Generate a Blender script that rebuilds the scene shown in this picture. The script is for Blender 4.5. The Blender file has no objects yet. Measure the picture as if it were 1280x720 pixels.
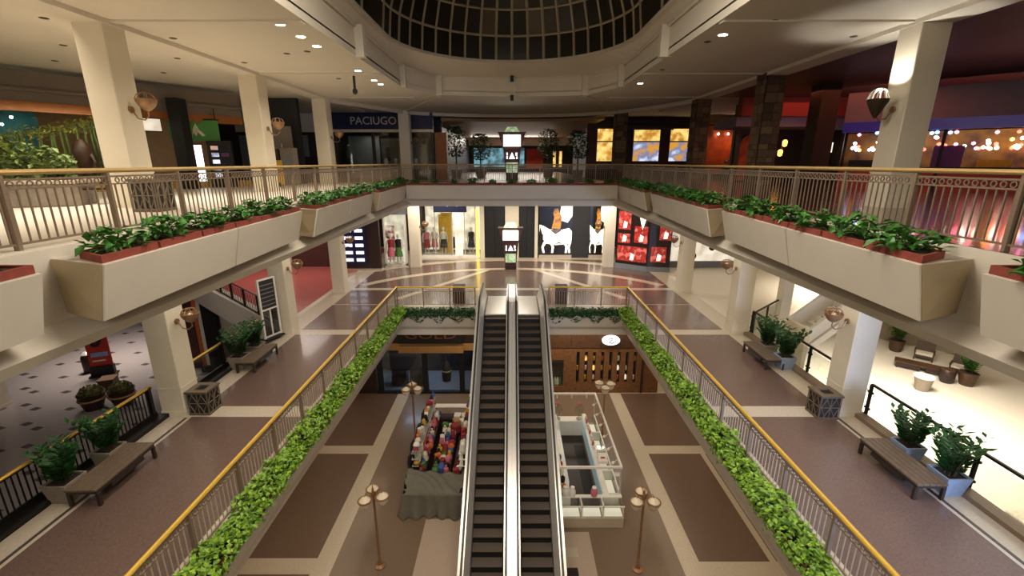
import bpy, bmesh, math, random
from mathutils import Vector, Matrix
R = math.radians
S = bpy.context.scene
COL = S.collection

# ---------------------------------------------------------------- camera, world, exposure, large lights
L1, L2, L3 = -1.0, 5.8, 12.2            # the three floor levels
CEIL = 16.85                            # ceiling over the top gallery
SOF3, SOF2 = 10.77, 4.35                # undersides of the upper slabs
cam = bpy.data.cameras.new('camera')
cam.sensor_width = 36.0
cam.lens = 566 / 1280 * 36
cam.clip_end = 400
camo = bpy.data.objects.new('camera', cam)
camo.location = (0, 0, 13.4)
camo.rotation_euler = (R(90 - 15.5), 0, 0)
COL.objects.link(camo)
S.camera = camo

W = bpy.data.worlds.new('world')
S.world = W
W.use_nodes = True
bg = W.node_tree.nodes['Background']
bg.inputs['Color'].default_value = (1.0, .86, .70, 1)
bg.inputs['Strength'].default_value = .11

S.view_settings.view_transform = 'Standard'
S.view_settings.look = 'None'
S.view_settings.gamma = 1
S.view_settings.exposure = -0.15

WARM = (1.0, .80, .56)
WARM2 = (1.0, .90, .76)
NEUT = (1.0, .95, .86)


def area(name, loc, sx, sy, power, color=WARM, rot=(0, 0, 0), spread=180):
    l = bpy.data.lights.new(name, 'AREA')
    l.shape = 'RECTANGLE'
    l.size, l.size_y = sx, sy
    l.energy = power
    l.color = color
    l.spread = R(spread)
    o = bpy.data.objects.new(name, l)
    o.location = loc
    o.rotation_euler = rot
    COL.objects.link(o)
    return o


def spot(name, loc, power, color=WARM, angle=100, blend=.6, radius=.12, rot=(0, 0, 0)):
    l = bpy.data.lights.new(name, 'SPOT')
    l.energy = power
    l.color = color
    l.spot_size = R(angle)
    l.spot_blend = blend
    l.shadow_soft_size = radius
    o = bpy.data.objects.new(name, l)
    o.location = loc
    o.rotation_euler = rot
    COL.objects.link(o)
    return o


# lamps of the middle gallery, in the soffit of the top slab
for x_ in (-8.5, 8.5):
    area('gallery_soffit_lamps', (x_, 15.0, SOF3 - .05), 1.2, 22, 430 if x_ < 0 else 410, WARM2)
for x_ in (-6, 0, 6):
    area('lobby_soffit_lamps', (x_, 32.5, SOF3 - .05), 3.0, 4.5, 420, WARM2)
# bright side hall on the right, dimmer one on the left
area('side_hall_right_lamps', (21.5, 23.5, SOF3 - .6), 4, 5, 3200, (1.0, .93, .80), spread=120)
area('side_hall_right_lamps', (19, 14, SOF3 - .6), 4, 7, 380, (1.0, .93, .78))
area('side_hall_left_lamps', (-29.5, 32, SOF3 - .6), 3, 3, 800, (1.0, .88, .80), spread=90)
area('side_hall_left_lamps', (-19, 20, SOF3 - .6), 8, 12, 260, (1.0, .88, .80))
area('side_hall_left_lamps', (-16, 30, SOF3 - .1), 5, 4, 260, (1.0, .86, .76))
# added fill light overhead, unseen behind the photographer
area('atrium_fill', (0, -5, CEIL - .1), 12, 4, 2600, WARM2, (R(22), 0, 0))
area('dome_fill', (0, 8.5, 18.6), 7, 5, 1500, WARM2)  # added fill under the dome, out of view, for fascias and escalators
# lower court
for x_ in (-8.6, 8.6):
    area('court_soffit_lamps', (x_, 17, SOF2 - .05), 1.5, 16, 170, WARM)
area('court_soffit_lamps', (0, 25.0, SOF2 - .05), 9, .8, 150, WARM)
# left top gallery and far concourse
area('top_gallery_left_lamps', (-11.6, 11, CEIL - .14), 1.4, 13, 430, WARM2, spread=100)
area('top_gallery_left_lamps', (-8.4, 20, CEIL - .08), 1.4, 12, 240, WARM2, spread=110)
area('concourse_lamps', (0, 42, 16.1), 6, 6, 260, WARM)
area('top_gallery_right_glow', (15.5, 22, CEIL - .3), 4, 10, 150, (1.0, .25, .12))
# cool shop light on the right side of the middle gallery
area('cool_shop_light', (9.9, 2.5, 8.6), 1.6, 2.0, 520, (.45, .6, 1.0), (R(90), 0, 0), 110)

ORD = ['nearest', 'second', 'third', 'fourth', 'fifth', 'sixth', 'seventh', 'eighth', 'ninth', 'tenth', 'eleventh', 'twelfth',
       'thirteenth', 'fourteenth', 'fifteenth', 'sixteenth', 'seventeenth', 'eighteenth', 'nineteenth', 'twentieth']
for tens_, tenth_ in (('twenty', None), ('thirty', 'thirtieth'), ('forty', 'fortieth'), ('fifty', 'fiftieth'), ('sixty', 'sixtieth')):
    if tenth_:
        ORD.append(tenth_)
    ORD += [tens_ + '-' + u_ for u_ in ['first'] + ORD[1:9]]


# ---------------------------------------------------------------- materials
def lin(h):
    h = h.lstrip('#')
    return tuple(((c / 12.92) if c <= .04045 else ((c + .055) / 1.055) ** 2.4) for c in (int(h[i:i + 2], 16) / 255 for i in (0, 2, 4))) + (1,)


def pm(name, col, rough=.6, metal=0., nscale=0., namt=.15, bump=0., bscale=30., coat=0., spec=.5, col2=None, detail=4):
    m = bpy.data.materials.new(name)
    m.use_nodes = True
    nt = m.node_tree
    b = nt.nodes['Principled BSDF']
    c = lin(col) if isinstance(col, str) else col
    b.inputs['Base Color'].default_value = c
    b.inputs['Roughness'].default_value = rough
    b.inputs['Metallic'].default_value = metal
    b.inputs['Specular IOR Level'].default_value = spec
    if coat:
        b.inputs['Coat Weight'].default_value = coat
        b.inputs['Coat Roughness'].default_value = .08
    tc = nt.nodes.new('ShaderNodeTexCoord')
    if nscale:
        n = nt.nodes.new('ShaderNodeTexNoise')
        n.inputs['Scale'].default_value = nscale
        n.inputs['Detail'].default_value = detail
        nt.links.new(tc.outputs['Object'], n.inputs['Vector'])
        r = nt.nodes.new('ShaderNodeValToRGB')
        r.color_ramp.elements[0].position = .3
        r.color_ramp.elements[1].position = .7
        c2 = lin(col2) if col2 else tuple(min(1, v * (1 + namt)) for v in c[:3]) + (1,)
        c1 = c if col2 else tuple(v * (1 - namt) for v in c[:3]) + (1,)
        r.color_ramp.elements[0].color = c1
        r.color_ramp.elements[1].color = c2
        nt.links.new(n.outputs['Fac'], r.inputs['Fac'])
        nt.links.new(r.outputs['Color'], b.inputs['Base Color'])
    if bump:
        n2 = nt.nodes.new('ShaderNodeTexNoise')
        n2.inputs['Scale'].default_value = bscale
        nt.links.new(tc.outputs['Object'], n2.inputs['Vector'])
        bp = nt.nodes.new('ShaderNodeBump')
        bp.inputs['Strength'].default_value = bump
        bp.inputs['Distance'].default_value = .02
        nt.links.new(n2.outputs['Fac'], bp.inputs['Height'])
        nt.links.new(bp.outputs['Normal'], b.inputs['Normal'])
    return m


def em(name, col, strength, nscale=0., col2=None, col3=None):
    m = bpy.data.materials.new(name)
    m.use_nodes = True
    nt = m.node_tree
    b = nt.nodes['Principled BSDF']
    c = lin(col)
    b.inputs['Base Color'].default_value = c
    b.inputs['Emission Color'].default_value = c
    b.inputs['Emission Strength'].default_value = strength
    b.inputs['Roughness'].default_value = .3
    if nscale:
        tc = nt.nodes.new('ShaderNodeTexCoord')
        n = nt.nodes.new('ShaderNodeTexNoise')
        n.inputs['Scale'].default_value = nscale
        n.inputs['Detail'].default_value = 3
        nt.links.new(tc.outputs['Object'], n.inputs['Vector'])
        r = nt.nodes.new('ShaderNodeValToRGB')
        r.color_ramp.elements[0].position = .38
        r.color_ramp.elements[0].color = c
        r.color_ramp.elements[1].position = .62
        r.color_ramp.elements[1].color = lin(col2)
        if col3:
            e = r.color_ramp.elements.new(.5)
            e.color = lin(col3)
        nt.links.new(n.outputs['Fac'], r.inputs['Fac'])
        nt.links.new(r.outputs['Color'], b.inputs['Emission Color'])
        nt.links.new(r.outputs['Color'], b.inputs['Base Color'])
    return m


def glass(name, tint, alpha, rough=.03):
    m = bpy.data.materials.new(name)
    m.use_nodes = True
    nt = m.node_tree
    nt.nodes.clear()
    out = nt.nodes.new('ShaderNodeOutputMaterial')
    mix = nt.nodes.new('ShaderNodeMixShader')
    tr = nt.nodes.new('ShaderNodeBsdfTransparent')
    gl = nt.nodes.new('ShaderNodeBsdfGlossy')
    fr = nt.nodes.new('ShaderNodeLayerWeight')
    fr.inputs['Blend'].default_value = .5
    pw = nt.nodes.new('ShaderNodeMath')
    pw.operation = 'POWER'
    pw.inputs[1].default_value = 5
    nt.links.new(fr.outputs['Facing'], pw.inputs[0])
    mt = nt.nodes.new('ShaderNodeMath')
    mt.operation = 'ADD'
    mt.use_clamp = True
    mt.inputs[1].default_value = alpha
    tr.inputs['Color'].default_value = lin(tint)
    gl.inputs['Roughness'].default_value = rough
    nt.links.new(pw.outputs[0], mt.inputs[0])
    nt.links.new(mt.outputs[0], mix.inputs[0])
    nt.links.new(tr.outputs[0], mix.inputs[1])
    nt.links.new(gl.outputs[0], mix.inputs[2])
    nt.links.new(mix.outputs[0], out.inputs['Surface'])
    return m


def brick_mat(name, c1, c2, scale):
    return pm(name, c1, .85, nscale=scale, col2=c2, bump=.8, bscale=scale * 2)


M = {
    'plaster': pm('plaster', '#d6cbb4', .7, nscale=1.2, namt=.04, bump=.05, bscale=60),
    'ceiling': pm('ceiling_paint', '#d4cab8', .8, nscale=.5, namt=.03),
    'fascia': pm('fascia_paint', '#c8bfb0', .6, nscale=1.0, namt=.04, bump=.04, bscale=40),
    'cream': pm('cream_stone', '#b9ab97', .32, nscale=14, namt=.08, coat=.2),
    'brown': pm('brown_terrazzo', '#665249', .26, nscale=22, namt=.14, coat=.35, detail=8),
    'brown2': pm('dark_brown_terrazzo', '#654f41', .34, nscale=22, namt=.14, coat=.2, detail=8),
    'brown3': pm('mid_brown_terrazzo', '#75614f', .34, nscale=22, namt=.14, coat=.2, detail=8),
    'lightpool': pm('light_pool', '#b09c8a', .35, nscale=18, namt=.06, coat=.2),
    'greyfloor': pm('grey_terrazzo', '#8e8682', .32, nscale=9, namt=.1, coat=.2),
    'darktile': pm('dark_tile', '#463c38', .35, nscale=9),
    'redfloor': pm('red_floor', '#b5605a', .3, nscale=6, namt=.1, coat=.3),
    'woodfloor': pm('dark_glossy_floor', '#4a2a24', .2, nscale=8, namt=.2, coat=.6),
    'whitefloor': pm('white_floor', '#d9cfbe', .4, nscale=9, namt=.05),
    'brass': pm('brass', '#d6ac42', .34, .4, nscale=20, namt=.06),
    'brasspale': pm('pale_brass', '#c3a26a', .36, .35, nscale=20, namt=.06),
    'tanend': pm('tan_end', '#a08f70', .6, nscale=2, namt=.05),
    'bronze': pm('grey_bronze', '#857260', .42, .3, nscale=30, namt=.1),
    'pale': pm('pale_painted_metal', '#b8a692', .45, .1, nscale=30, namt=.06),
    'blackmetal': pm('black_metal', '#191614', .45, .3, nscale=30, namt=.1),
    'steel': pm('brushed_steel', '#d2cdc5', .27, .45, nscale=60, namt=.05),
    'steeldark': pm('dark_steel', '#4a4642', .4, .6, nscale=60, namt=.1),
    'rubber': pm('black_rubber', '#0f0d0c', .4, nscale=30),
    'tread': pm('step_tread', '#564a41', .55, .2, nscale=40, namt=.2, bump=.3, bscale=80),
    'riser': pm('step_riser', '#171412', .6, .2, nscale=40, namt=.2),
    'terracotta': pm('terracotta', '#7c3527', .75, nscale=9, namt=.18, bump=.2, bscale=40),
    'soil': pm('soil', '#2c2018', .95, nscale=20, namt=.3, bump=.6),
    'headerpaint': pm('header_paint', '#75685c', .75, nscale=1, namt=.05),
    'leaf': pm('leaf_green', '#4c8a2e', .45, nscale=9, col2='#1c4417'),
    'leafivy': pm('ivy_green', '#a2c83c', .45, nscale=10, col2='#275a1a'),
    'leafdark': pm('dark_leaf', '#35662c', .4, nscale=7, col2='#16351a'),
    'stem': pm('stem', '#4a3a22', .8, nscale=9),
    'stonepot': pm('stone_pot', '#8b8072', .75, nscale=9, namt=.12, bump=.2),
    'bluelitpot': pm('blue_lit_pot', '#8d9db2', .6, nscale=9, namt=.08),  # cool light on the right-hand pots put into their colour
    'benchtop': pm('bench_slats', '#655443', .5, nscale=14, namt=.15),
    'benchleg': pm('bench_metal', '#3d332c', .45, .4, nscale=20),
    'lattice': pm('bronze_lattice', '#6e604f', .5, .3, nscale=20),
    'sconce': pm('copper_sconce', '#94704f', .4, .35, nscale=12, namt=.15),
    'opal': pm('opal_glass', '#e6d6b8', .25, nscale=6, namt=.06),
    'oak': pm('oak_wood', '#7a5230', .5, nscale=5, col2='#5e3d22', detail=8),
    'walnut': pm('walnut_wood', '#54361f', .5, nscale=5, col2='#3d2716', detail=8),
    'maroon': pm('maroon_wall', '#4a241e', .6, nscale=2, namt=.12),
    'espresso': pm('espresso_wall', '#2f1d17', .5, nscale=3, namt=.15),
    'black': pm('matte_black', '#0b0908', .6, nscale=5),
    'charcoal': pm('charcoal', '#2a2726', .6, nscale=5),
    'grey': pm('mid_grey', '#7d8084', .5, nscale=4, namt=.06),
    'white': pm('white_lacquer', '#e9e4da', .3, nscale=6, namt=.03),
    'cloth': pm('grey_cloth', '#6c675a', .85, nscale=3, namt=.1, bump=.25, bscale=50),
    'brick': brick_mat('dark_brick', '#5c4532', '#32251c', 5),
    'redpaint': pm('red_paint', '#b02a20', .5, nscale=3, namt=.08),
    'orange': pm('orange_band', '#9a5a22', .5, nscale=3, namt=.1),
    'tan': pm('tan_band', '#a37b4c', .5, nscale=3, namt=.08),
    'navy': pm('navy_sign', '#141d4a', .4, nscale=3, namt=.1),
    'green': pm('green_banner', '#3f8a2c', .5, nscale=3, namt=.1),
    'lime': pm('lime_awning', '#a7b51e', .5, nscale=3, namt=.1),
    'curtain': pm('beige_curtain', '#94866e', .85, nscale=4, namt=.08),
    'skin': pm('mannequin_white', '#d8d0c4', .5, nscale=4, namt=.04),
    'chair': pm('wicker', '#4b3a2a', .7, nscale=25, namt=.25, bump=.4),
    'glass': glass('clear_glass', '#f2f5f2', .05),
    'glassdark': glass('smoked_glass', '#b4b8ba', .06),
    'skyglass': pm('night_glass', '#211c13', .38, nscale=.5, namt=.4, spec=.5),
    'skyglass2': pm('hazy_night_glass', '#5d4f3e', .3, nscale=.8, namt=.2),
    'mullion': pm('mullion_paint', '#b8ab90', .5, nscale=8, namt=.05),
    'lamp': em('lamp_white', '#fff3d8', 14),
    'lampoff': pm('dark_lamp', '#4c4032', .5, nscale=9),
    'screen': em('lit_screen', '#ffffff', 4.0),
    'winwhite': em('lit_window_white', '#f0e6d4', 1.0, 1.2, '#b9b0a0'),
    'winyellow': em('lit_yellow', '#ffd94a', 3.0),
    'lantern': em('lantern_amber', '#ffb347', 6.0),
    'amber': em('amber_glass', '#b0782a', 1.4, 2.2, '#f0cf78'),
    'bluewin': em('blue_window', '#e4ebff', 1.1, 1.1, '#d89a38', '#7483ac'),
    'redglow': pm('red_wall_paint', '#a3341c', .6, nscale=1.6, col2='#d8602c'),
    'cyan': em('cyan_window', '#7fb6c8', .9, .9, '#2d4a55'),
    'white_em': em('white_letters', '#ffffff', 2.5),
    'letters': pm('pale_letters', '#cfc6b4', .5, nscale=5),
    'greenlit': em('green_lit', '#8fb27a', .6, 4, '#cfe0c0'),
}


# ---------------------------------------------------------------- mesh helpers
class MB:
    def __init__(s):
        s.v, s.f = [], []

    def add(s, vs, fs):
        o = len(s.v)
        s.v += [tuple(v) for v in vs]
        s.f += [tuple(i + o for i in f) for f in fs]
        return s

    def box(s, x0, x1, y0, y1, z0, z1):
        return s.loft([(x0, y0), (x1, y0), (x1, y1), (x0, y1)], z0, None, z1)

    def loft(s, poly, z0, poly2, z1):
        """prism between two outlines given counter-clockwise"""
        p2 = poly2 or poly
        n = len(poly)
        vs = [(x, y, z0) for x, y in poly] + [(x, y, z1) for x, y in p2]
        fs = [tuple(range(n - 1, -1, -1)), tuple(range(n, 2 * n))] + [(i, (i + 1) % n, n + (i + 1) % n, n + i) for i in range(n)]
        return s.add(vs, fs)

    def rod(s, a, b, r, n=8, r2=None):
        a, b = Vector(a), Vector(b)
        d = (b - a).normalized()
        u = d.orthogonal().normalized()
        w = d.cross(u)
        r2 = r if r2 is None else r2
        vs = []
        for p, q in ((a, r), (b, r2)):
            for i in range(n):
                t = 2 * math.pi * (i + .5) / n
                vs.append(p + u * q * math.cos(t) + w * q * math.sin(t))
        fs = [tuple(range(n - 1, -1, -1)), tuple(range(n, 2 * n))] + [(i, (i + 1) % n, n + (i + 1) % n, n + i) for i in range(n)]
        return s.add(vs, fs)

    def tube(s, pts, r, n=6):
        pts = [Vector(p) for p in pts]
        rings = []
        u = None
        for i, p in enumerate(pts):
            d = (pts[min(i + 1, len(pts) - 1)] - pts[max(i - 1, 0)]).normalized()
            u = d.orthogonal().normalized() if u is None else (u - d * u.dot(d)).normalized()
            w = d.cross(u)
            rr = r[i] if isinstance(r, (list, tuple)) else r
            rings.append([p + u * rr * math.cos(2 * math.pi * k / n) + w * rr * math.sin(2 * math.pi * k / n) for k in range(n)])
        vs = [v for q in rings for v in q]
        fs = [(i * n + k, i * n + (k + 1) % n, (i + 1) * n + (k + 1) % n, (i + 1) * n + k) for i in range(len(pts) - 1) for k in range(n)]
        fs += [tuple(range(n - 1, -1, -1)), tuple(range((len(pts) - 1) * n, len(pts) * n))]
        return s.add(vs, fs)

    def lathe(s, prof, n=16, c=(0, 0, 0), sx=1, sy=1):
        """prof: (radius, z) from bottom to top"""
        vs = [(c[0] + r * sx * math.cos(2 * math.pi * k / n), c[1] + r * sy * math.sin(2 * math.pi * k / n), c[2] + z) for r, z in prof for k in range(n)]
        m = len(prof)
        fs = [(i * n + k, i * n + (k + 1) % n, (i + 1) * n + (k + 1) % n, (i + 1) * n + k) for i in range(m - 1) for k in range(n)]
        fs += [tuple(range(n - 1, -1, -1)), tuple(range((m - 1) * n, m * n))]
        return s.add(vs, fs)

    def sweep_x(s, x0, x1, path):
        """closed (y, z) outline extruded from x0 to x1"""
        n = len(path)
        vs = [(x0, y, z) for y, z in path] + [(x1, y, z) for y, z in path]
        fs = [tuple(range(n)), tuple(range(2 * n - 1, n - 1, -1))] + [(i, n + i, n + (i + 1) % n, (i + 1) % n) for i in range(n)]
        return s.add(vs, fs)

    def strip(s, x0, x1, path, lo, hi):
        """band following a (y, z) path, from lo to hi above it"""
        n = len(path)
        vs = []
        for y, z in path:
            vs += [(x0, y, z + lo), (x1, y, z + lo), (x1, y, z + hi), (x0, y, z + hi)]
        fs = [(0, 1, 2, 3), tuple(4 * (n - 1) + k for k in (3, 2, 1, 0))]
        for i in range(n - 1):
            for k in range(4):
                fs.append((4 * i + k, 4 * i + (k + 1) % 4, 4 * (i + 1) + (k + 1) % 4, 4 * (i + 1) + k))
        return s.add(vs, fs)

    def xform(s, mat):
        s.v = [tuple(mat @ Vector(v)) for v in s.v]
        return s

    def mesh(s, name, m, smooth=False, bevel=0.):
        me = bpy.data.meshes.new(name)
        me.from_pydata(s.v, [], s.f)
        bm = bmesh.new()
        bm.from_mesh(me)
        bmesh.ops.recalc_face_normals(bm, faces=bm.faces)
        if bevel:
            bmesh.ops.bevel(bm, geom=list(bm.edges), offset=bevel, segments=1, affect='EDGES', clamp_overlap=True)
        bm.to_mesh(me)
        bm.free()
        if smooth:
            me.shade_smooth()
            me.set_sharp_from_angle(angle=R(40))
        me.materials.append(M[m] if isinstance(m, str) else m)
        return me

    def obj(s, name, m, parent=None, smooth=False, bevel=0., loc=(0, 0, 0), rot=(0, 0, 0)):
        return put(s.mesh(name, m, smooth, bevel), name, parent, loc, rot)


def put(me, name, parent=None, loc=(0, 0, 0), rot=(0, 0, 0), scale=(1, 1, 1)):
    o = bpy.data.objects.new(name, me)
    o.location, o.rotation_euler, o.scale = loc, rot, scale
    COL.objects.link(o)
    if parent:
        o.parent = parent
    return o


def tag(o, label, cat, group=None, kind=None):
    o['label'], o['category'] = label, cat
    if group:
        o['group'] = group
    if kind:
        o['kind'] = kind
    return o


def thing(name, label, cat, loc=(0, 0, 0), rz=0., group=None):
    o = bpy.data.objects.new(name, None)
    o.empty_display_size = .2
    o.location = loc
    o.rotation_euler = (0, 0, rz)
    COL.objects.link(o)
    return tag(o, label, cat, group)


def struct(o):
    o['kind'] = 'structure'
    return o


def stuff(o):
    o['kind'] = 'stuff'
    return o


def dup(root, loc, rz=None, label=None, scale=None):
    r = root.copy()
    COL.objects.link(r)
    r.location = loc
    if rz is not None:
        r.rotation_euler = (0, 0, rz)
    if scale:
        r.scale = (scale,) * 3
    if label:
        r['label'] = label
    for ch in list(root.children):
        c = ch.copy()
        COL.objects.link(c)
        c.parent = r
        for g in list(ch.children):
            d = g.copy()
            COL.objects.link(d)
            d.parent = c
    return r


def bx(x0, x1, y0, y1, z0, z1):
    return MB().box(x0, x1, y0, y1, z0, z1)


def text(name, body, size, m, parent, loc, rot=(R(90), 0, 0), extrude=.015, sx=1.):
    c = bpy.data.curves.new(name, 'FONT')
    c.body = body
    c.size = size
    c.extrude = extrude
    c.align_x = 'CENTER'
    c.align_y = 'CENTER'
    c.resolution_u = 3
    tmp = bpy.data.objects.new('tmp_text', c)
    COL.objects.link(tmp)
    bpy.context.view_layer.update()
    me = bpy.data.meshes.new_from_object(tmp.evaluated_get(bpy.context.evaluated_depsgraph_get()))
    bpy.data.objects.remove(tmp)
    bpy.data.curves.remove(c)
    me.name = name
    me.materials.clear()
    me.materials.append(M[m])
    o = bpy.data.objects.new(name, me)
    o.location, o.rotation_euler = loc, rot
    o.scale = (sx, 1, 1)
    COL.objects.link(o)
    o.parent = parent
    return o


def leaf_cloud(n, box_fn, size, seed, droop=0., wide=.55):
    """n little folded leaves at random points and turns"""
    rnd = random.Random(seed)
    mb = MB()
    for _ in range(n):
        p, out = box_fn(rnd)
        L = size * rnd.uniform(.65, 1.3)
        w = L * wide
        az = rnd.uniform(0, 2 * math.pi)
        d = Vector((math.cos(az), math.sin(az), rnd.uniform(-.5, .7) - droop)) + Vector(out)
        d.normalize()
        sd = d.cross(Vector((rnd.uniform(-.4, .4), rnd.uniform(-.4, .4), 1))).normalized()
        up = sd.cross(d)
        p = Vector(p)
        a, b = p - d * L * .5, p + d * L * .5
        m1, m2 = p + sd * w * .5 + up * w * .22, p - sd * w * .5 + up * w * .22
        mb.add([a, m1, b, m2], [(0, 1, 2), (0, 2, 3)])
    return mb


# ---------------------------------------------------------------- the shell: floors, slabs, ceilings, columns
def floor_pieces(root, rects, z, m, name='floor_panel', h=.006):
    for x0, x1, y0, y1 in rects:
        bx(x0, x1, y0, y1, z, z + h).obj(name, m, root)


# lower court: cream bands between brown terrazzo panels
f1 = struct(bx(-11, 11, -2, 30, L1 - .3, L1).obj('floor', 'cream'))
floor_pieces(f1, [(-6.62, 6.28, 2, 26.4)], L1, 'brown3')
floor_pieces(f1, [(-11, -7.34, 20.8, 26.4), (-11, -7.34, 13.75, 20.1), (-11, -7.34, 6.7, 13.05),
                  (7.0, 11, 20.8, 26.4), (7.0, 9.65, 13.6, 20.1), (9.9, 11, 13.6, 20.1), (7.0, 11, 6.7, 12.9)], L1, 'brown2')
floor_pieces(f1, [(-3.6, -1.95, 6, 15.7), (1.95, 3.1, 6, 15.0)], L1 + .002, 'lightpool', 'light_pool_panel')  # pool of light beside the escalators, painted as paler floor panels
# floors of the side halls at the same level
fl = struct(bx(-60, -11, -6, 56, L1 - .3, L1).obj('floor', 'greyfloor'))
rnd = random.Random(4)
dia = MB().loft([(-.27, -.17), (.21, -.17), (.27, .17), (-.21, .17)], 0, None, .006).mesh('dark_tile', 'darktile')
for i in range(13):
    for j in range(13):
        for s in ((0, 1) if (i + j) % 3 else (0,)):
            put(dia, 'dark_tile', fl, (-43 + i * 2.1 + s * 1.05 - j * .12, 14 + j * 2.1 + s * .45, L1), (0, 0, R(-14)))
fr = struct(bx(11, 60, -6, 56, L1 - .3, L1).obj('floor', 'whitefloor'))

# middle gallery
def gallery_floor(s):
    o = struct(bx(min(6.25 * s, 10.9 * s), max(6.25 * s, 10.9 * s), -4, 23.9, SOF2, L2).obj('floor', 'cream'))
    for y0, y1 in ((-1.6, 5.4), (6.0, 12.45), (13.1, 19.4), (20.05, 23.9)):
        floor_pieces(o, [(min(6.5 * s, 9.92 * s), max(6.5 * s, 9.92 * s), y0, y1)], L2, 'brown')
    bx(min(10.02 * s, 10.1 * s), max(10.02 * s, 10.1 * s), -4, 12.4, L2, L2 + .006).obj('inlay_strip', 'darktile', o)
    bx(min(10.62 * s, 10.95 * s), max(10.62 * s, 10.95 * s), -4, 20.2, L2, L2 + .12).obj('curb', 'blackmetal' if s < 0 else 'bronze', o)
    # recessed soffit rim along the opening
    return o


gallery_floor(-1)
gallery_floor(1)
lob = struct(MB().loft([(-10.9, 23.9), (-6.25, 23.9), (-6.25, 23.15), (-1.95, 23.15), (-1.95, 23.9), (1.95, 23.9), (1.95, 23.15), (6.25, 23.15), (6.25, 23.9), (10.9, 23.9),
                        (10.9, 40), (-10.9, 40)], SOF2, None, L2).obj('floor', 'cream'))
floor_pieces(lob, [(-9.9, 9.9, 24.0, 26.9), (-9.9, 9.9, 27.4, 33.2), (-7.2, 7.2, 33.2, 36.0)], L2, 'brown')
for r0, r1, zz in ((11.9, 12.5, .009), (15.0, 15.8, .009)):
    mb = MB()
    for k in range(20):
        a0, a1 = R(38 + 104 * k / 20), R(38 + 104 * (k + 1) / 20)
        mb.loft([(r1 * math.cos(a0), 20.5 + r1 * math.sin(a0)), (r1 * math.cos(a1), 20.5 + r1 * math.sin(a1)), (r0 * math.cos(a1), 20.5 + r0 * math.sin(a1)), (r0 * math.cos(a0), 20.5 + r0 * math.sin(a0))], L2, None, L2 + zz)
    mb.obj('arc_band', 'cream', lob)
for s in (-1, 1):
    MB().loft([(s * 6.4, 25.0), (s * 6.9, 25.0), (s * 2.0, 32.4), (s * 1.5, 32.4)][::s], L2, None, L2 + .0085).obj('diagonal_band', 'cream', lob)
redf = struct(MB().loft([(-10.9, 20.2), (-10.9, 42), (-26, 42), (-26, 33.2)], SOF2, None, L2).obj('floor', 'fascia'))
MB().loft([(-11.2, 21.2), (-11.2, 41), (-25, 41), (-25, 33.4)], L2, None, L2 + .006).obj('floor_panel', 'redfloor', redf)
whf = struct(MB().loft([(10.9, 19.4), (22.6, 30.2), (22.6, 42), (10.9, 42)], SOF2, None, L2).obj('floor', 'whitefloor'))
bx(1.93 * -1, 1.93, 22.62, 25.6, L2 - .02, L2 + .012).obj('landing_plate', 'steel', lob)

# top gallery slabs
for s in (-1, 1):
    a, b = sorted((6.62 * s, 30 * s))
    o = struct(bx(a, b, -6, 28.9, SOF3, L3).obj('floor', 'fascia'))
    if s < 0:
        floor_pieces(o, [(-29, -6.75, -6, 28.9)], L3, 'whitefloor')
    else:
        floor_pieces(o, [(6.75, 29, -6, 28.9)], L3, 'woodfloor')
    # rounded lip under the planter boxes
    MB().add([(6.62 * s, -6, SOF3 + .38), (6.3 * s, -6, SOF3 + .16), (6.4 * s, -6, SOF3 - .02),
              (6.62 * s, 28.6, SOF3 + .38), (6.3 * s, 28.6, SOF3 + .16), (6.4 * s, 28.6, SOF3 - .02)],
             [(0, 1, 2), (3, 5, 4), (0, 3, 4, 1), (1, 4, 5, 2), (2, 5, 3, 0)]).obj('soffit_lip', 'fascia', o)
o = struct(bx(-30, 30, 28.9, 80, SOF3, L3).obj('floor', 'fascia'))
bx(-29, 6, 28.9, 79, L3, L3 + .006).obj('floor_panel', 'brown2', o)
bx(6, 29, 28.9, 79, L3, L3 + .006).obj('floor_panel', 'woodfloor', o)
struct(bx(-6.62, 6.62, 28.55, 28.9, SOF3, L3).obj('trim_1', 'fascia'))

# columns, all levels
def column(x, y, z0, z1, m='plaster', w=.74):
    o = struct(bx(-w / 2, w / 2, -w / 2, w / 2, 0, z1 - z0).obj('column', m, None, bevel=.02))
    o.location = (x, y, z0)
    bx(-w / 2 - .012, w / 2 + .012, -w / 2 - .012, w / 2 + .012, 0, .18).obj('plinth', m, o)
    bx(-w / 2 - .008, w / 2 + .008, -w / 2 - .008, w / 2 + .008, .92, .96).obj('joint_band', m, o)
    return o


CY = (5.6, 12.85, 19.85, 26.7)
for s in (-1, 1):
    for y in CY:
        column(s * 10.47, y, L2, SOF3)
        column(s * 10.47, y, L1, SOF2)
    column(s * 7.25, 33.6, L2, SOF3)
for y in CY:
    column(-10.5, y, L3, CEIL)
column(-7.5, 33.6, L3, CEIL)
for y in CY[:2]:
    column(10.5, y, L3, CEIL)
# pillars beyond the side openings
struct(bx(-.42, .42, -.42, .42, 0, CEIL - L3).obj('column', 'espresso', None, loc=(14.4, 22.4, L3)))
column(-31.5, 24.6, L1, SOF3, w=1.1)
column(13.5, 20.9 + .6, L2, SOF3, w=.5)
struct(bx(-.27, .27, -.27, .27, 0, 3.95).obj('column', 'black', None, loc=(-15.05, 21.75, L3)))
struct(bx(-.5, .5, -.5, .5, 0, SOF3 - L1).obj('column', 'black', None, loc=(-20.6, 29.6, L1)))


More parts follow.
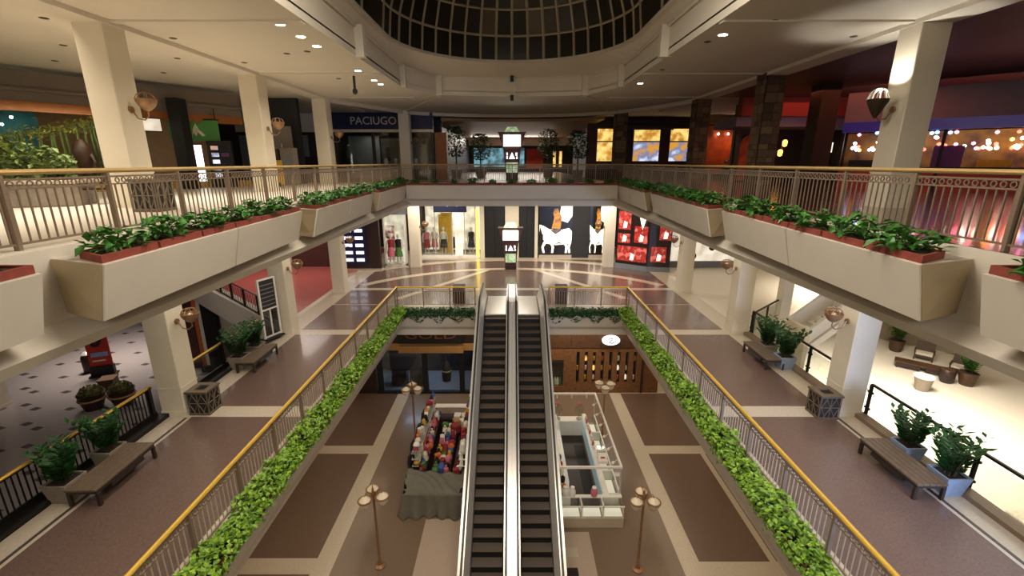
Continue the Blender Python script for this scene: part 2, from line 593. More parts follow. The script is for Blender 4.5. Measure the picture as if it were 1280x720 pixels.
def brick_column(x, y, w, h, z0):
    """rough stone-clad column: separate stones around a core"""
    rb = random.Random(int(x * 10 + y))
    o = struct(bx(-w / 2, w / 2, -w / 2, w / 2, 0, h).obj('column', 'black', None, loc=(x, y, z0)))
    z = 0.
    mats = [pm('stone_shade', c, .85, nscale=6, namt=.25, bump=.5) for c in ('#5d4733', '#49382a', '#6f583f')]
    vs = [[bx(-.5, .5, -.03, 0, 0, 1).mesh('stone', m) for m in mats]][0]
    while z < h - .1:
        sh = min(rb.choice((.22, .3, .38)), h - z)
        for k in range(4):
            a = -w / 2
            while a < w / 2 - .05:
                sw = min(rb.uniform(.25, .55), w / 2 - a)
                if k in (0, 1, 3):
                    rot = R((0, 90, 180, 270)[k])
                    c = a + sw / 2
                    p = Matrix.Rotation(rot, 3, 'Z') @ Vector((c, -w / 2 - rb.uniform(0, .03), z))
                    put(rb.choice(vs), 'stone', o, p, (0, 0, rot), (sw - .02, 1, sh - .02))
                a += sw
        z += sh
    return o


for x, y in ((10.5, 19.9), (10.5, 26.9), (7.6, 33.6)):
    brick_column(x, y, .74, CEIL - L3, L3)

# ---------------------------------------------------------------- top ceiling with the opening under the dome
OX = 5.25
octo = [(OX, 4.0), (OX, 23.2), (3.9, 26.0), (0, 26.6), (-3.9, 26.0), (-OX, 23.2), (-OX, 4.0), (-3.9, 1.2), (0, .6), (3.9, 1.2)]
mb = MB()
outer = [(32, -8), (32, 23.2), (32, 60), (0, 60), (-32, 60), (-32, 23.2), (-32, -8), (-10, -8), (0, -8), (10, -8)]
n = len(octo)
vs = [(x, y, CEIL) for x, y in octo] + [(x, y, CEIL) for x, y in outer] + [(x, y, CEIL + .25) for x, y in octo] + [(x, y, CEIL + .25) for x, y in outer]
fs = []
for i in range(n):
    j = (i + 1) % n
    fs += [(i, j, n + j, n + i), (2 * n + i, 3 * n + i, 3 * n + j, 2 * n + j), (i, 2 * n + i, 2 * n + j, j)]
mb.add(vs, fs)
ceil = struct(mb.obj('ceiling', 'ceiling'))
# downstand beams along the column lines and from the columns to the opening
for s in (-1, 1):
    a, b = sorted((s * 10.1, s * 10.9))
    bx(a, b, -6, 33.2, CEIL - .12, CEIL).obj('ceiling_beam', 'ceiling', ceil)
    for y in CY:
        a, b = sorted((s * 5.3, s * 10.1))
        bx(a, b, y - .12, y + .12, CEIL - .05, CEIL).obj('ceiling_beam', 'ceiling', ceil)
    d = Vector((s * 7.3 - s * 3.9, 33.4 - 26.0, 0))
    mm = MB().box(-.1, .1, 0, d.length, CEIL - .06, CEIL)
    mm.xform(Matrix.Translation((s * 3.9, 26.0, 0)) @ Matrix.Rotation(math.atan2(-d.x, d.y), 4, 'Z'))
    mm.obj('ceiling_beam', 'ceiling', ceil)
# curved curb beyond which the concourse ceiling drops
arc = [(-10.3, 26.9), (-7.5, 33.2), (-6.6, 34.1), (-5.2, 34.9), (-3.5, 35.5), (-1.8, 35.85), (0, 36.0), (1.8, 35.85), (3.5, 35.5), (5.2, 34.8), (6.6, 33.8), (7.7, 32.6), (8.6, 31.2), (9.3, 29.8), (9.9, 28.2), (10.3, 26.9)]
mb = MB()
for i in range(15):
    (x0, y0), (x1, y1) = arc[i], arc[i + 1]
    mb.loft([(x0, y0), (x1, y1), (x1, y1 + .3), (x0, y0 + .3)], CEIL - .22, None, CEIL)
struct(mb.obj('trim_2', 'ceiling'))
mb = MB()
for i in range(3, 10):
    (x0, y0), (x1, y1) = arc[i], arc[i + 1]
    mb.loft([(x0, y0 + .3), (x1, y1 + .3), (x1, 62), (x0, 62)], CEIL - .5, None, CEIL - .3)
struct(mb.obj('ceiling', 'tan'))

# drum and dome
drum = struct(MB().add([], []).obj('wall_dome', 'ceiling'))
bpy.data.objects.remove(drum)
mb = MB()
for i in range(n):
    j = (i + 1) % n
    (x0, y0), (x1, y1) = octo[i], octo[j]
    mb.add([(x0, y0, CEIL + .2), (x1, y1, CEIL + .2), (x1, y1, 17.8), (x0, y0, 17.8)], [(0, 1, 2, 3)])
RD, YC0, YC1, ZR = 5.0, 9.2, 19.45, 18.1


def ring_pt(t, r, z):
    """stadium outline, t in 0..1 over 48 steps"""
    k = t % 48
    if k <= 20:
        a = math.pi * k / 20
        return (r * math.cos(a), YC1 + r * math.sin(a), z)
    if k < 24:
        return (-r, YC1 + (YC0 - YC1) * (k - 20) / 4, z)
    if k <= 44:
        a = math.pi + math.pi * (k - 24) / 20
        return (r * math.cos(a), YC0 + r * math.sin(a), z)
    return (r, YC0 + (YC1 - YC0) * (k - 44) / 4, z)


def octo_at(t):
    """the point of the octagon seen from the stadium's axis in the direction of ring point t"""
    x, y, _ = ring_pt(t, RD, 0)
    cy = min(max(y, YC0), YC1)
    dx, dy = x, y - cy
    if abs(dy) < 1e-6:
        return (math.copysign(OX, dx), y)
    best = 1e9
    for i in range(n):
        (x0, y0), (x1, y1) = octo[i], octo[(i + 1) % n]
        ex, ey = x1 - x0, y1 - y0
        den = dx * ey - dy * ex
        if abs(den) < 1e-9:
            continue
        u = (x0 * ey - (y0 - cy) * ex) / den
        w = (x0 * dy - (y0 - cy) * dx) / den
        if u > 0 and -1e-6 <= w <= 1 + 1e-6:
            best = min(best, u)
    return (dx * best, cy + dy * best)


cv = []
for k in range(48):
    ox, oy = octo_at(k)
    cv += [(ox, oy, 17.8), ring_pt(k, RD + .02, ZR), ring_pt(k, RD - .14, ZR), ring_pt(k, RD - .14, ZR + .12)]
cf = []
for k in range(48):
    j = (k + 1) % 48
    for q in range(3):
        cf.append((4 * k + q, 4 * j + q, 4 * j + q + 1, 4 * k + q + 1))
mb.add(cv, cf)
drum = struct(mb.obj('wall_dome', 'ceiling'))
# raised posts on the drum
for x, y in ((0, 26.52), (-3.9, 25.9), (3.9, 25.9), (-5.2, 23.2), (5.2, 23.2), (-5.18, 16.9), (5.18, 16.9), (-1.95, 26.25), (1.95, 26.25))[:7]:
    bx(x - .2, x + .2, y - .12, y + .16, CEIL - .02, 17.82).obj('drum_post', 'ceiling', drum)
for i in range(2, 5):
    pass
mold = MB()
for i in range(n):
    j = (i + 1) % n
    (x0, y0), (x1, y1) = octo[i], octo[j]
    mold.rod((x0 * .99, y0, 17.78), (x1 * .99, y1, 17.78), .05, 6)
mold.obj('moulding', 'ceiling', drum)

dome = thing('skylight_dome', 'large dark glazed skylight dome with pale mullions above the atrium', 'skylight', (0, YC1, ZR))
EL = [0, 12.5, 25, 37.5, 50, 65, 90]


def dome_pt(k, el):
    x, y, z = ring_pt(k, RD * math.cos(R(el)), ZR + .1 + RD * math.sin(R(el)))
    return Vector((x, y - YC1, z - ZR))


for r in range(5):
    for k in range(0, 48):
        a, b = dome_pt(k, EL[r]), dome_pt(k + 1, EL[r])
        c, d = dome_pt(k + 1, EL[r + 1]), dome_pt(k, EL[r + 1])
        nrm = (b - a).cross(d - a).normalized() * .03
        pale = (r, k) in ((1, 8), (1, 11), (2, 9))
        q = MB().add([a, b, c, d, a + nrm, b + nrm, c + nrm, d + nrm],
                     [(0, 1, 2, 3), (7, 6, 5, 4), (0, 4, 5, 1), (1, 5, 6, 2), (2, 6, 7, 3), (3, 7, 4, 0)])
        q.obj('pane', 'skyglass2' if pale else 'skyglass', dome)
for k in range(48):
    MB().tube([dome_pt(k, e) * 1.0 for e in EL[:6]], .07, 5).obj('mullion', 'mullion', dome)
for e in EL[:6]:
    pts = [dome_pt(k, e) for k in range(49)]
    MB().tube(pts, .055, 5).obj('glazing_ring', 'mullion', dome)
crown = MB()
top = [dome_pt(k, 65) for k in range(48)]
crown.add(top, [tuple(range(48))])
crown.obj('crown_panel', 'skyglass', dome)
# roof above everything, so that the night outside stays outside
struct(bx(-32, 32, -8, -7.8, CEIL, CEIL + .3).obj('trim_3', 'ceiling'))


# ---------------------------------------------------------------- railings
post_me = MB().box(-.026, .026, -.04, .04, 0, 1.03).mesh('post', 'bronze')
post_black = MB().box(-.03, .03, -.03, .03, 0, 1.0).mesh('post', 'blackmetal')
bal_me = MB().box(-.009, .009, -.009, .009, .1, .83).mesh('baluster', 'pale')
bal_br = MB().box(-.01, .01, -.01, .01, .1, .83).mesh('baluster', 'bronze')
bal_black = MB().box(-.012, .012, -.012, .012, .14, .93).mesh('baluster', 'blackmetal')


def ring_geo(mb, x, z, r=.042, t=.008, n=8):
    vs = []
    for k in range(n):
        a = 2 * math.pi * k / n
        c, s = math.cos(a), math.sin(a)
        vs += [(x + (r + t) * c, -t, z + (r + t) * s), (x + (r - t) * c, -t, z + (r - t) * s), (x + (r - t) * c, t, z + (r - t) * s), (x + (r + t) * c, t, z + (r + t) * s)]
    fs = [(4 * k + q, 4 * k + (q + 1) % 4, 4 * ((k + 1) % n) + (q + 1) % 4, 4 * ((k + 1) % n) + q) for k in range(n) for q in range(4)]
    mb.add(vs, fs)


def railing(label, p0, p1, z, posts, step, mats=('brass', 'bronze'), bal=None, skip_post=()):
    """picket railing from p0 to p1; posts: distances along the run"""
    dx, dy = p1[0] - p0[0], p1[1] - p0[1]
    L = math.hypot(dx, dy)
    t = thing('picket_railing', label, 'railing', (p0[0], p0[1], z), math.atan2(dy, dx))
    # oval handrail
    mb = MB()
    sec = [(.055 * math.cos(a), 1.07 + .042 * math.sin(a)) for a in [2 * math.pi * k / 10 for k in range(10)]]
    mb.sweep_x(0, L, sec).obj('handrail', mats[0], t, smooth=True)
    bx(0, L, -.016, .016, .955, .985).obj('upper_rail', mats[1], t)
    bx(0, L, -.016, .016, .83, .855).obj('middle_rail', mats[1], t)
    bx(0, L, -.02, .02, .08, .11).obj('bottom_rail', mats[1], t)
    for d in posts:
        put(post_me, 'post', t, (d, 0, 0))
    n_ = int(L / step)
    rb = MB()
    for k in range(n_):
        x = (k + .5) * step
        if min((abs(x - d) for d in posts), default=9) < .05:
            continue
        put(bal or bal_me, 'baluster', t, (x, 0, 0))
        ring_geo(rb, x + step / 2, .905)
    stuff(rb.obj('scroll_band', mats[1], t))
    return t


YA = 3.0
for s, side in ((-1, 'left'), (1, 'right')):
    railing('long brass-topped picket railing along the %s edge of the middle gallery' % side, (s * 6.3, YA), (s * 6.3, 23.72), L2,
            [d for d in (7.3 + 1.6 * k - YA for k in range(-2, 11)) if 0 < d < 20.6], .135)
    railing('long brass-topped picket railing along the %s edge of the top gallery' % side, (s * 6.9, YA), (s * 6.9, 28.85), L3,
            [d for d in (6.25 + 1.68 * k - YA for k in range(-1, 14)) if 0 < d < 25.8], .135, ('brasspale', 'bronze'), bal_br)
    a, b = sorted((s * 6.3, s * 1.98))
    railing('short brass-topped railing across the far edge of the middle gallery, %s of the escalators' % side, (a, 23.72), (b, 23.72), L2, [.03, 1.45, 2.9, 4.28], .135)
railing('brass-topped picket railing across the far edge of the top gallery', (-6.9, 28.85), (6.9, 28.85), L3, [.03 + 1.72 * k for k in range(9)], .135, ('brasspale', 'bronze'), bal_br)

# outer railing on the left: brass cap and black bars, one run per column bay
for k, (y0, y1) in enumerate(((6.1, 12.4), (13.3, 18.35))):
    lab = ('brass-capped black bar railing behind the near left bench', 'brass-capped black bar railing behind the far left bench')[k]
    t = thing('picket_railing', lab, 'railing', (-10.93, y0, L2 + .1), R(90))
    L = y1 - y0
    MB().sweep_x(0, L, [(.05 * math.cos(a), .97 + .04 * math.sin(a)) for a in [2 * math.pi * q / 10 for q in range(10)]]).obj('handrail', 'brass', t, smooth=True)
    bx(0, L, -.015, .015, .9, .93).obj('upper_rail', 'blackmetal', t)
    bx(0, L, -.02, .02, .1, .14).obj('bottom_rail', 'blackmetal', t)
    bx(0, L, -.03, .03, 0, .09).obj('kick_plate', 'blackmetal', t)
    if k == 0:
        for q in range(int(L / .125)):
            put(bal_black, 'baluster', t, ((q + .5) * .125, 0, 0))
        for q in range(5):
            put(post_black, 'post', t, (.1 + q * 1.52, 0, 0), (0, 0, 0), (1.6, 1.6, 1))
    else:
        for q in range(3):
            put(post_black, 'post', t, (.1 + q * 2.4, 0, 0), (0, 0, 0), (1.6, 1.6, 1))
            if q < 2:
                bx(.18 + q * 2.4, 2.42 + q * 2.4, -.006, .006, .16, .88).obj('glass_panel', 'glass', t)


def glass_rail(label, p0, p1, z, npan):
    dx, dy = p1[0] - p0[0], p1[1] - p0[1]
    L = math.hypot(dx, dy)
    t = thing('glass_railing', label, 'railing', (p0[0], p0[1], z), math.atan2(dy, dx))
    bx(0, L, -.035, .035, .98, 1.04).obj('handrail', 'blackmetal', t)
    w = L / npan
    for q in range(npan):
        bx(q * w + .06, (q + 1) * w - .06, -.006, .006, .06, .9).obj('glass_panel', 'glass', t)
        p = put(post_black, 'post', t, (q * w, 0, 0), (0, 0, 0), (1.2, 1.2, 1))
    put(post_black, 'post', t, (L, 0, 0), (0, 0, 0), (1.2, 1.2, 1))
    for q in range(npan + 1):
        for zz in (.22, .75):
            bx(q * w - .1, q * w + .1, -.025, .025, zz - .03, zz + .03).obj('clamp', 'blackmetal', t)
    return t


glass_rail('black-capped glass railing behind the near right bench', (10.93, 5.9), (10.93, 12.45), L2 + .1, 4)
glass_rail('black-capped glass railing behind the far right bench', (10.93, 13.3), (10.93, 19.45), L2 + .1, 3)
glass_rail('black-capped glass railing slanting away beyond the far right bench', (11.1, 19.6), (14.6, 22.75), L2, 3)
# black railing on the slanting edge of the red floor, left
t = thing('picket_railing', 'black bar railing on the slanting edge of the red floor at left', 'railing', (-11.6, 20.9, L2), math.atan2(12.6, -14.0))
L = 16
bx(0, L, -.03, .03, 1.0, 1.06).obj('handrail', 'blackmetal', t)
bx(0, L, -.03, .03, 0, .1).obj('bottom_rail', 'blackmetal', t)
for q in range(9):
    put(post_black, 'post', t, (q * 2.0, 0, 0), (0, 0, 0), (1.8, 1.8, 1))
for q in range(64):
    put(bal_black, 'baluster', t, (q * .25 + .12, 0, 0))

# ---------------------------------------------------------------- planter boxes of the top gallery: a saw-tooth row on each side
rnd = random.Random(7)


def plant_mesh(seed, r=.34, h=.34, n=130, m='leaf', size=.15):
    def bf(q):
        a = q.uniform(0, 2 * math.pi)
        u = q.random() ** .5
        zz = q.uniform(.03, 1) * h * (1 - .45 * u * u)
        return (r * u * math.cos(a), r * u * math.sin(a), zz), (.5 * u * math.cos(a), .5 * u * math.sin(a), .3)
    return leaf_cloud(n, bf, size, seed).mesh('foliage', m)


plants3 = [plant_mesh(s) for s in (1, 2, 3, 4)]
stem3 = MB()
for a in range(5):
    stem3.tube([(0, 0, 0), (.08 * math.cos(a * 1.26), .08 * math.sin(a * 1.26), .12), (.2 * math.cos(a * 1.26), .2 * math.sin(a * 1.26), .24)], [.012, .01, .005], 4)
stem3 = stem3.mesh('stems', 'stem')
ZT, ZB = 12.12, 11.25
boxes = [(-2.2, 5.5, 5.35, 5.9), (6.0, 13.05, 5.55, 6.02), (13.45, 20.6, 5.75, 6.2), (20.95, 28.5, 6.0, 6.42)]
cnt = {-1: 0, 1: 0}
trough_names = ('nearest', 'second', 'third', 'far')
for s, side in ((-1, 'left'), (1, 'right')):
    for bi, (y0, y1, xa, xb) in enumerate(boxes):
        tap = .2
        yi = y0 + .37

        def P_(lst):
            return [(x * s, y) for x, y in (lst if s > 0 else lst[::-1])]
        top = P_([(xa, y0), (6.62, yi), (6.62, y1), (xb, y1)][::-1]) if False else [(x * s, y) for x, y in [(xa, y0), (6.62, yi), (6.62, y1), (xb, y1)]]
        bot = [(x * s, y) for x, y in [(xa + tap, y0 + .01), (6.62, yi + .03), (6.62, y1), (xb + tap, y1)]]
        if s < 0:
            top, bot = top[::-1], bot[::-1]
        o = struct(MB().loft(bot, ZB, top, ZT - .05).obj('planter_box', 'fascia'))
        # two fascia panels on the face, a narrow joint between them
        for q in range(2):
            ta, tb = q * .5 + (.0 if q == 0 else .004), (q + 1) * .5 - (.004 if q == 0 else 0)
            fa = lambda t: (xa + (xb - xa) * t, y0 + (y1 - y0) * t)
            (ax, ay), (bx_, by) = fa(ta), fa(tb)
            d = .03
            tp = [((ax - d) * s, ay), (bx_ * s - d * s, by), (bx_ * s, by), (ax * s, ay)]
            bt = [((ax - d + tap) * s, ay + .01 * (1 - ta)), ((bx_ - d + tap) * s, by + .01 * (1 - tb)), ((bx_ + tap) * s, by + .01 * (1 - tb)), ((ax + tap) * s, ay + .01 * (1 - ta))]
            if s > 0:
                tp, bt = tp[::-1], bt[::-1]
            MB().loft(bt, ZB, tp, ZT - .06).obj('fascia_panel', 'fascia', o)
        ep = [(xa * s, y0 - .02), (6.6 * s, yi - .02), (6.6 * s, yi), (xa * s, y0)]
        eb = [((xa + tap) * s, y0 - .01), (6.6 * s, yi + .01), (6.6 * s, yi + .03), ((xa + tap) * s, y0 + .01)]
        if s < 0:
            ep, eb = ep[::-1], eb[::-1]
        MB().loft(eb, ZB, ep, ZT - .06).obj('end_panel', 'tanend', o)  # end face in a tan tone, darker than the front panels
        # terracotta trays, each with a plant
        nt_ = 6
        for q in range(nt_):
            if by < 0:
                continue
            t0, t1 = q / nt_ + .004, (q + 1) / nt_ - .004
            yy0, yy1 = y0 + (y1 - y0) * t0, y0 + (y1 - y0) * t1
            if yy1 < 4.0:
                continue
            xo0, xo1 = xa + (xb - xa) * t0 + .02, xa + (xb - xa) * t1 + .02
            sk = .34 if q == 0 else 0
            cx, cy = s * ((xo0 + xo1) / 2 + .26), (yy0 + yy1) / 2 + sk * .35
            poly = [(xo0 * s, yy0), (min(xo0 + .62, 6.55) * s, yy0 + sk), (min(xo1 + .62, 6.55) * s, yy1), (xo1 * s, yy1)]
            inn = [((xo0 + .05) * s, yy0 + .05 + sk * .05), (min(xo0 + .57, 6.5) * s, yy0 + sk + .03), (min(xo1 + .57, 6.5) * s, yy1 - .05), ((xo1 + .05) * s, yy1 - .05)]
            if s < 0:
                poly, inn = poly[::-1], inn[::-1]
            k = cnt[s]
            cnt[s] += 1
            nm = ORD[k]
            wd = 'from the near end' if k else 'of all'
            root = thing('planter_tray', '%s terracotta planter tray %s on the %s ledge of the top gallery' % (nm, wd, side), 'planter', (cx, cy, ZT - .05), 0, 'terracotta trays on the %s ledge of the top gallery' % side)
            loc = lambda pl: [(x - cx, y - cy) for x, y in pl]
            po, pi_ = loc(poly), loc(inn)
            mb = MB()
            vs = [(x, y, 0) for x, y in po] + [(x, y, .11) for x, y in po] + [(x, y, .11) for x, y in pi_] + [(x, y, .06) for x, y in pi_]
            fs = [(3, 2, 1, 0), (12, 13, 14, 15)]
            for e in range(4):
                g = (e + 1) % 4
                fs += [(e, g, 4 + g, 4 + e), (4 + e, 4 + g, 8 + g, 8 + e), (8 + e, 8 + g, 12 + g, 12 + e)]
            mb.add(vs, fs).obj('tray', 'terracotta', root)
            MB().loft(pi_, .06, None, .08).obj('soil', 'soil', root)
            pl = thing('bushy_plant', '%s low leafy plant %s on the %s ledge of the top gallery' % (nm, wd, side), 'plant', (cx + s * .06, cy, ZT + .03), rnd.uniform(0, 6), 'low leafy plants on the %s ledge of the top gallery' % side)
            sc = rnd.uniform(1.0, 1.25)
            put(plants3[k % 4], 'foliage', pl, scale=(sc, sc * 1.3, sc))
            put(stem3, 'stems', pl)
# far ledge of the top gallery
o = struct(MB().sweep_x(-6.42, 6.42, [(28.56, ZB), (28.56, ZT - .05), (27.95, ZT - .05), (28.15, ZB)]).obj('planter_box', 'fascia'))
for q in range(4):
    MB().sweep_x(-6.42 + q * 3.21 + .006, -6.42 + (q + 1) * 3.21 - .006, [(27.95, ZT - .06), (27.92, ZT - .06), (28.12, ZB), (28.15, ZB)]).obj('fascia_panel', 'fascia', o)
for q in range(11):
    x = -5.9 + q * 1.18
    nm = 'leftmost' if q == 0 else ORD[q] + ' from left'
    root = thing('planter_tray', '%s terracotta planter tray on the far ledge of the top gallery' % nm, 'planter', (x, 28.26, ZT - .05), 0, 'terracotta trays on the far ledge of the top gallery')
    mb = MB().box(-.57, .57, -.29, .29, 0, .08).box(-.57, .57, -.29, -.25, .08, .11).box(-.57, .57, .25, .29, .08, .11).box(-.57, -.53, -.25, .25, .08, .11).box(.53, .57, -.25, .25, .08, .11)
    mb.obj('tray', 'terracotta', root)
    bx(-.52, .52, -.24, .24, .08, .1).obj('soil', 'soil', root)
    pl = thing('bushy_plant', '%s low leafy plant on the far ledge of the top gallery' % nm, 'plant', (x, 28.26, ZT + .05), q, 'low leafy plants on the far ledge of the top gallery')
    sc = rnd.uniform(.7, 1.1)
    put(plants3[q % 4], 'foliage', pl, scale=(sc,) * 3)
    put(stem3, 'stems', pl)

# ---------------------------------------------------------------- ivy troughs of the middle gallery
for s, side in ((-1, 'left'), (1, 'right')):
    top = [(5.68, -2), (6.24, -2), (6.24, 23.0), (5.68, 23.0)]
    bot = [(5.96, -2), (6.24, -2), (6.24, 23.0), (5.96, 23.0)]
    f = lambda pl: [(x * s, y) for x, y in (pl if s > 0 else pl[::-1])]
    o = struct(MB().loft(f(bot), 4.95, f(top), 5.6).obj('planter_box', 'fascia'))
    a, b = sorted((s * 5.74, s * 6.2))
    bx(a, b, -2, 22.9, 5.6, 5.64).obj('soil', 'soil', o)
    k = 0
    y = 3.4
    while y < 22.6:
        nm = ORD[k]
        wd = 'from the near end' if k else 'of all'
        root = thing('planter_tray', '%s red clay tray %s under the %s ivy hedge' % (nm, wd, side), 'planter', (s * 5.96, y + .6, 5.62), 0, 'red clay trays under the %s ivy hedge' % side)
        bx(-.2, .2, -.56, .56, .02, .13).obj('tray', 'terracotta', root, bevel=.02)
        bx(-.16, .16, -.5, .5, .13, .145).obj('soil', 'soil', root)
        y += 1.2
        k += 1

    def hedge(q, s=s):
        yy = q.uniform(2.6, 22.95)
        u = q.random()
        bul = .22 * math.sin(yy * 2.3 + s) + .16 * math.sin(yy * 5.1 + 1) + .1 * math.sin(yy * 9.7)
        if u < .8:
            w_ = .25 + .16 * (bul + .3)
            xx = 5.96 + q.uniform(-1, 1) * w_ * 1.25
            c = max(0, 1 - ((xx - 5.96) / .45) ** 2)
            zz = 5.8 + q.random() ** .7 * max(.04, .26 * c + .5 * bul)
            return (s * xx, yy, zz), (s * -.2, 0, .5)
        dr = q.random() ** 1.6 * max(.05, .25 + bul * 1.1)
        xx = 5.68 + dr * .42 + q.uniform(-.05, .02)
        return (s * xx, yy, 5.72 - dr), (s * -.6, 0, -.5)
    o = leaf_cloud(7400, hedge, .135, 11 + s, wide=.75).obj('ivy_hedge', 'leafivy')
    tag(o, 'long bright green ivy hedge trailing along the %s edge of the middle gallery' % side, 'ivy', kind='stuff')
    a, b = sorted((s * 1.95, s * 6.2))
    o = struct(MB().sweep_x(a, b, [(23.1, 4.9), (23.1, 5.6), (22.6, 5.6), (22.85, 4.9)]).obj('planter_box', 'fascia'))

    def hedge2(q, a=a, b=b):
        xx = q.uniform(a + .05, b - .05)
        u = q.random()
        if u < .7:
            return (xx, q.uniform(22.55, 23.1), q.uniform(5.62, 5.95)), (0, -.3, .5)
        dr = q.random() ** 1.8 * (.35 + .2 * math.sin(xx * 6))
        return (xx, 22.56 + dr * .36, 5.66 - dr), (0, -.6, -.5)
    o = leaf_cloud(2200, hedge2, .125, 21 + s, wide=.75).obj('ivy_hedge', 'leafdark')
    tag(o, 'short dark green ivy hedge below the far railing, %s of the escalators' % side, 'ivy', kind='stuff')
struct(bx(-6.25, -1.95, 23.1, 23.16, SOF2, L2).obj('trim_4', 'fascia'))
struct(bx(1.95, 6.25, 23.1, 23.16, SOF2, L2).obj('trim_5', 'fascia'))


# ---------------------------------------------------------------- escalators
TAN = math.tan(R(30))
YT, YBm = 22.3, 22.3 - (L2 - L1) / TAN
nose = [(25.2, L2), (YT + .3, L2), (YT - .25, L2 - .08), (YBm + .25, L1 + .08), (YBm - .3, L1), (YBm - 2.6, L1)]
tread_me = MB().box(-.53, .53, 0, .415, -.03, 0).mesh('step_tread', 'tread')
riser_me = MB().box(-.53, .53, 0, .02, -.23, -.012).mesh('step_riser', 'riser')


def escalator(cx, label):
    t = thing('escalator', label, 'escalator', (cx, 0, 0))
    n_ = int((YT - YBm) / .4)
    for i in range(n_):
        y = YT - .4 * (i + 1)
        z = L2 - .231 * (i + .5)
        st = put(tread_me, 'step', t, (0, y, z))
        put(riser_me, 'riser', st, (0, 0, 0))
        bx(-.5, .5, 0, .03, 0, .004).obj('nosing', 'steeldark', st) if i < 14 and False else None
    bx(-.56, .56, YT - .02, 24.9, L2 - .05, L2 + .02).obj('comb_plate', 'steel', t)
    bx(-.56, .56, YBm - 2.5, YBm + .05, L1 - .02, L1 + .02).obj('comb_plate', 'steel', t)
    # base under the steps
    MB().strip(-.72, .72, nose[1:5], -1.0, -.32).obj('truss', 'charcoal', t)
    for s in (-1, 1):
        outer = (cx < 0) == (s < 0)
        ht = .80 if outer else .665
        a, b = sorted((s * .535, s * .57))
        MB().strip(a, b, nose, -.3, .12).obj('skirt_panel', 'riser', t)
        # inner panel leans outwards
        mb = MB()
        vs = []
        for y, z in nose:
            vs += [(s * .56, y, z + .1), (s * (ht - .06), y, z + .80), (s * (ht - .03), y, z + .80), (s * .60, y, z + .1)]
        fs = [(0, 1, 2, 3), (20, 23, 22, 21)]
        for i in range(5):
            for k in range(4):
                fs.append((4 * i + k, 4 * i + (k + 1) % 4, 4 * i + 4 + (k + 1) % 4, 4 * i + 4 + k))
        mb.add(vs, fs).obj('balustrade_panel', 'steel', t)
        if outer:
            a, b = sorted((s * .84, s * .92))
            MB().strip(a, b, nose, -.9, .80).obj('outer_cladding', 'steel', t)
        a, b = sorted((s * (ht - .08), s * (.93 if outer else .86)))
        MB().strip(a, b, nose, .80, .84).obj('deck_cover', 'steel', t)
        # handrail loop
        pts = []
        r = .3
        y1, z1 = nose[0][0], nose[0][1] + .9
        for k in range(7):
            q = -math.pi / 2 + math.pi * k / 6
            pts.append((s * ht, y1 + r * math.cos(q), z1 - r + r * math.sin(q)))
        pts += [(s * ht, y, z + .9) for y, z in nose[1:]]
        y1, z1 = nose[-1][0], nose[-1][1] + .9
        for k in range(7):
            q = math.pi / 2 + math.pi * k / 6
            pts.append((s * ht, y1 + r * math.cos(q), z1 - r + r * math.sin(q)))
        mb = MB()
        vs = []
        for i, p in enumerate(pts):
            a_ = Vector(pts[max(i - 1, 0)])
            b_ = Vector(pts[min(i + 1, len(pts) - 1)])
            d = (b_ - a_).normalized()
            nn = Vector((1, 0, 0)).cross(d)
            p = Vector(p)
            for u, v in ((-.035, -.025), (.035, -.025), (.035, .025), (-.035, .025)):
                vs.append(p + Vector((u, 0, 0)) + nn * v)
        m_ = len(pts)
        fs = [(0, 1, 2, 3), tuple(4 * (m_ - 1) + k for k in (3, 2, 1, 0))]
        fs += [(4 * i + k, 4 * i + (k + 1) % 4, 4 * i + 4 + (k + 1) % 4, 4 * i + 4 + k) for i in range(m_ - 1) for k in range(4)]
        mb.add(vs, fs).obj('handrail', 'rubber', t)
    return t


escalator(-.865, 'left one of the two steel escalators, with dark steps')
escalator(.865, 'right one of the two steel escalators, with dark steps')


# ---------------------------------------------------------------- middle gallery furniture
def bench(label, x, y, rz, top='benchtop', leg='benchleg'):
    t = thing('bench', label, 'bench', (x, y, L2 + .006), rz, 'benches on the middle gallery')
    for k in range(5):
        w = .72 / 5
        bx(-.36 + k * w, -.36 + (k + 1) * w - .012, -.92, .92, .40, .45).obj('slat', top, t, bevel=.004)
    bx(-.34, .34, -.9, .9, .33, .40).obj('seat_frame', leg, t)
    for sx in (-1, 1):
        for yy in (-.86, .86):
            bx(sx * .32 - .035, sx * .32 + .035, yy - .035, yy + .035, 0, .33).obj('leg', leg, t)
    for sx in (-1, 1):
        bx(sx * .3 - .05, sx * .3 + .05, -.5, .5, .22, .33).obj('brace', leg, t)
    return t


bench('brown slatted bench beside two stone planters, near left', -9.8, 9.55, R(2))
bench('brown slatted bench with blue-lit legs beside two planters, near right', 9.72, 9.75, R(-1))
bench('brown slatted bench beside a big fern, far left', -9.95, 16.35, R(1))
bench('brown slatted bench beside two pots, far right', 9.95, 16.6, R(-1))


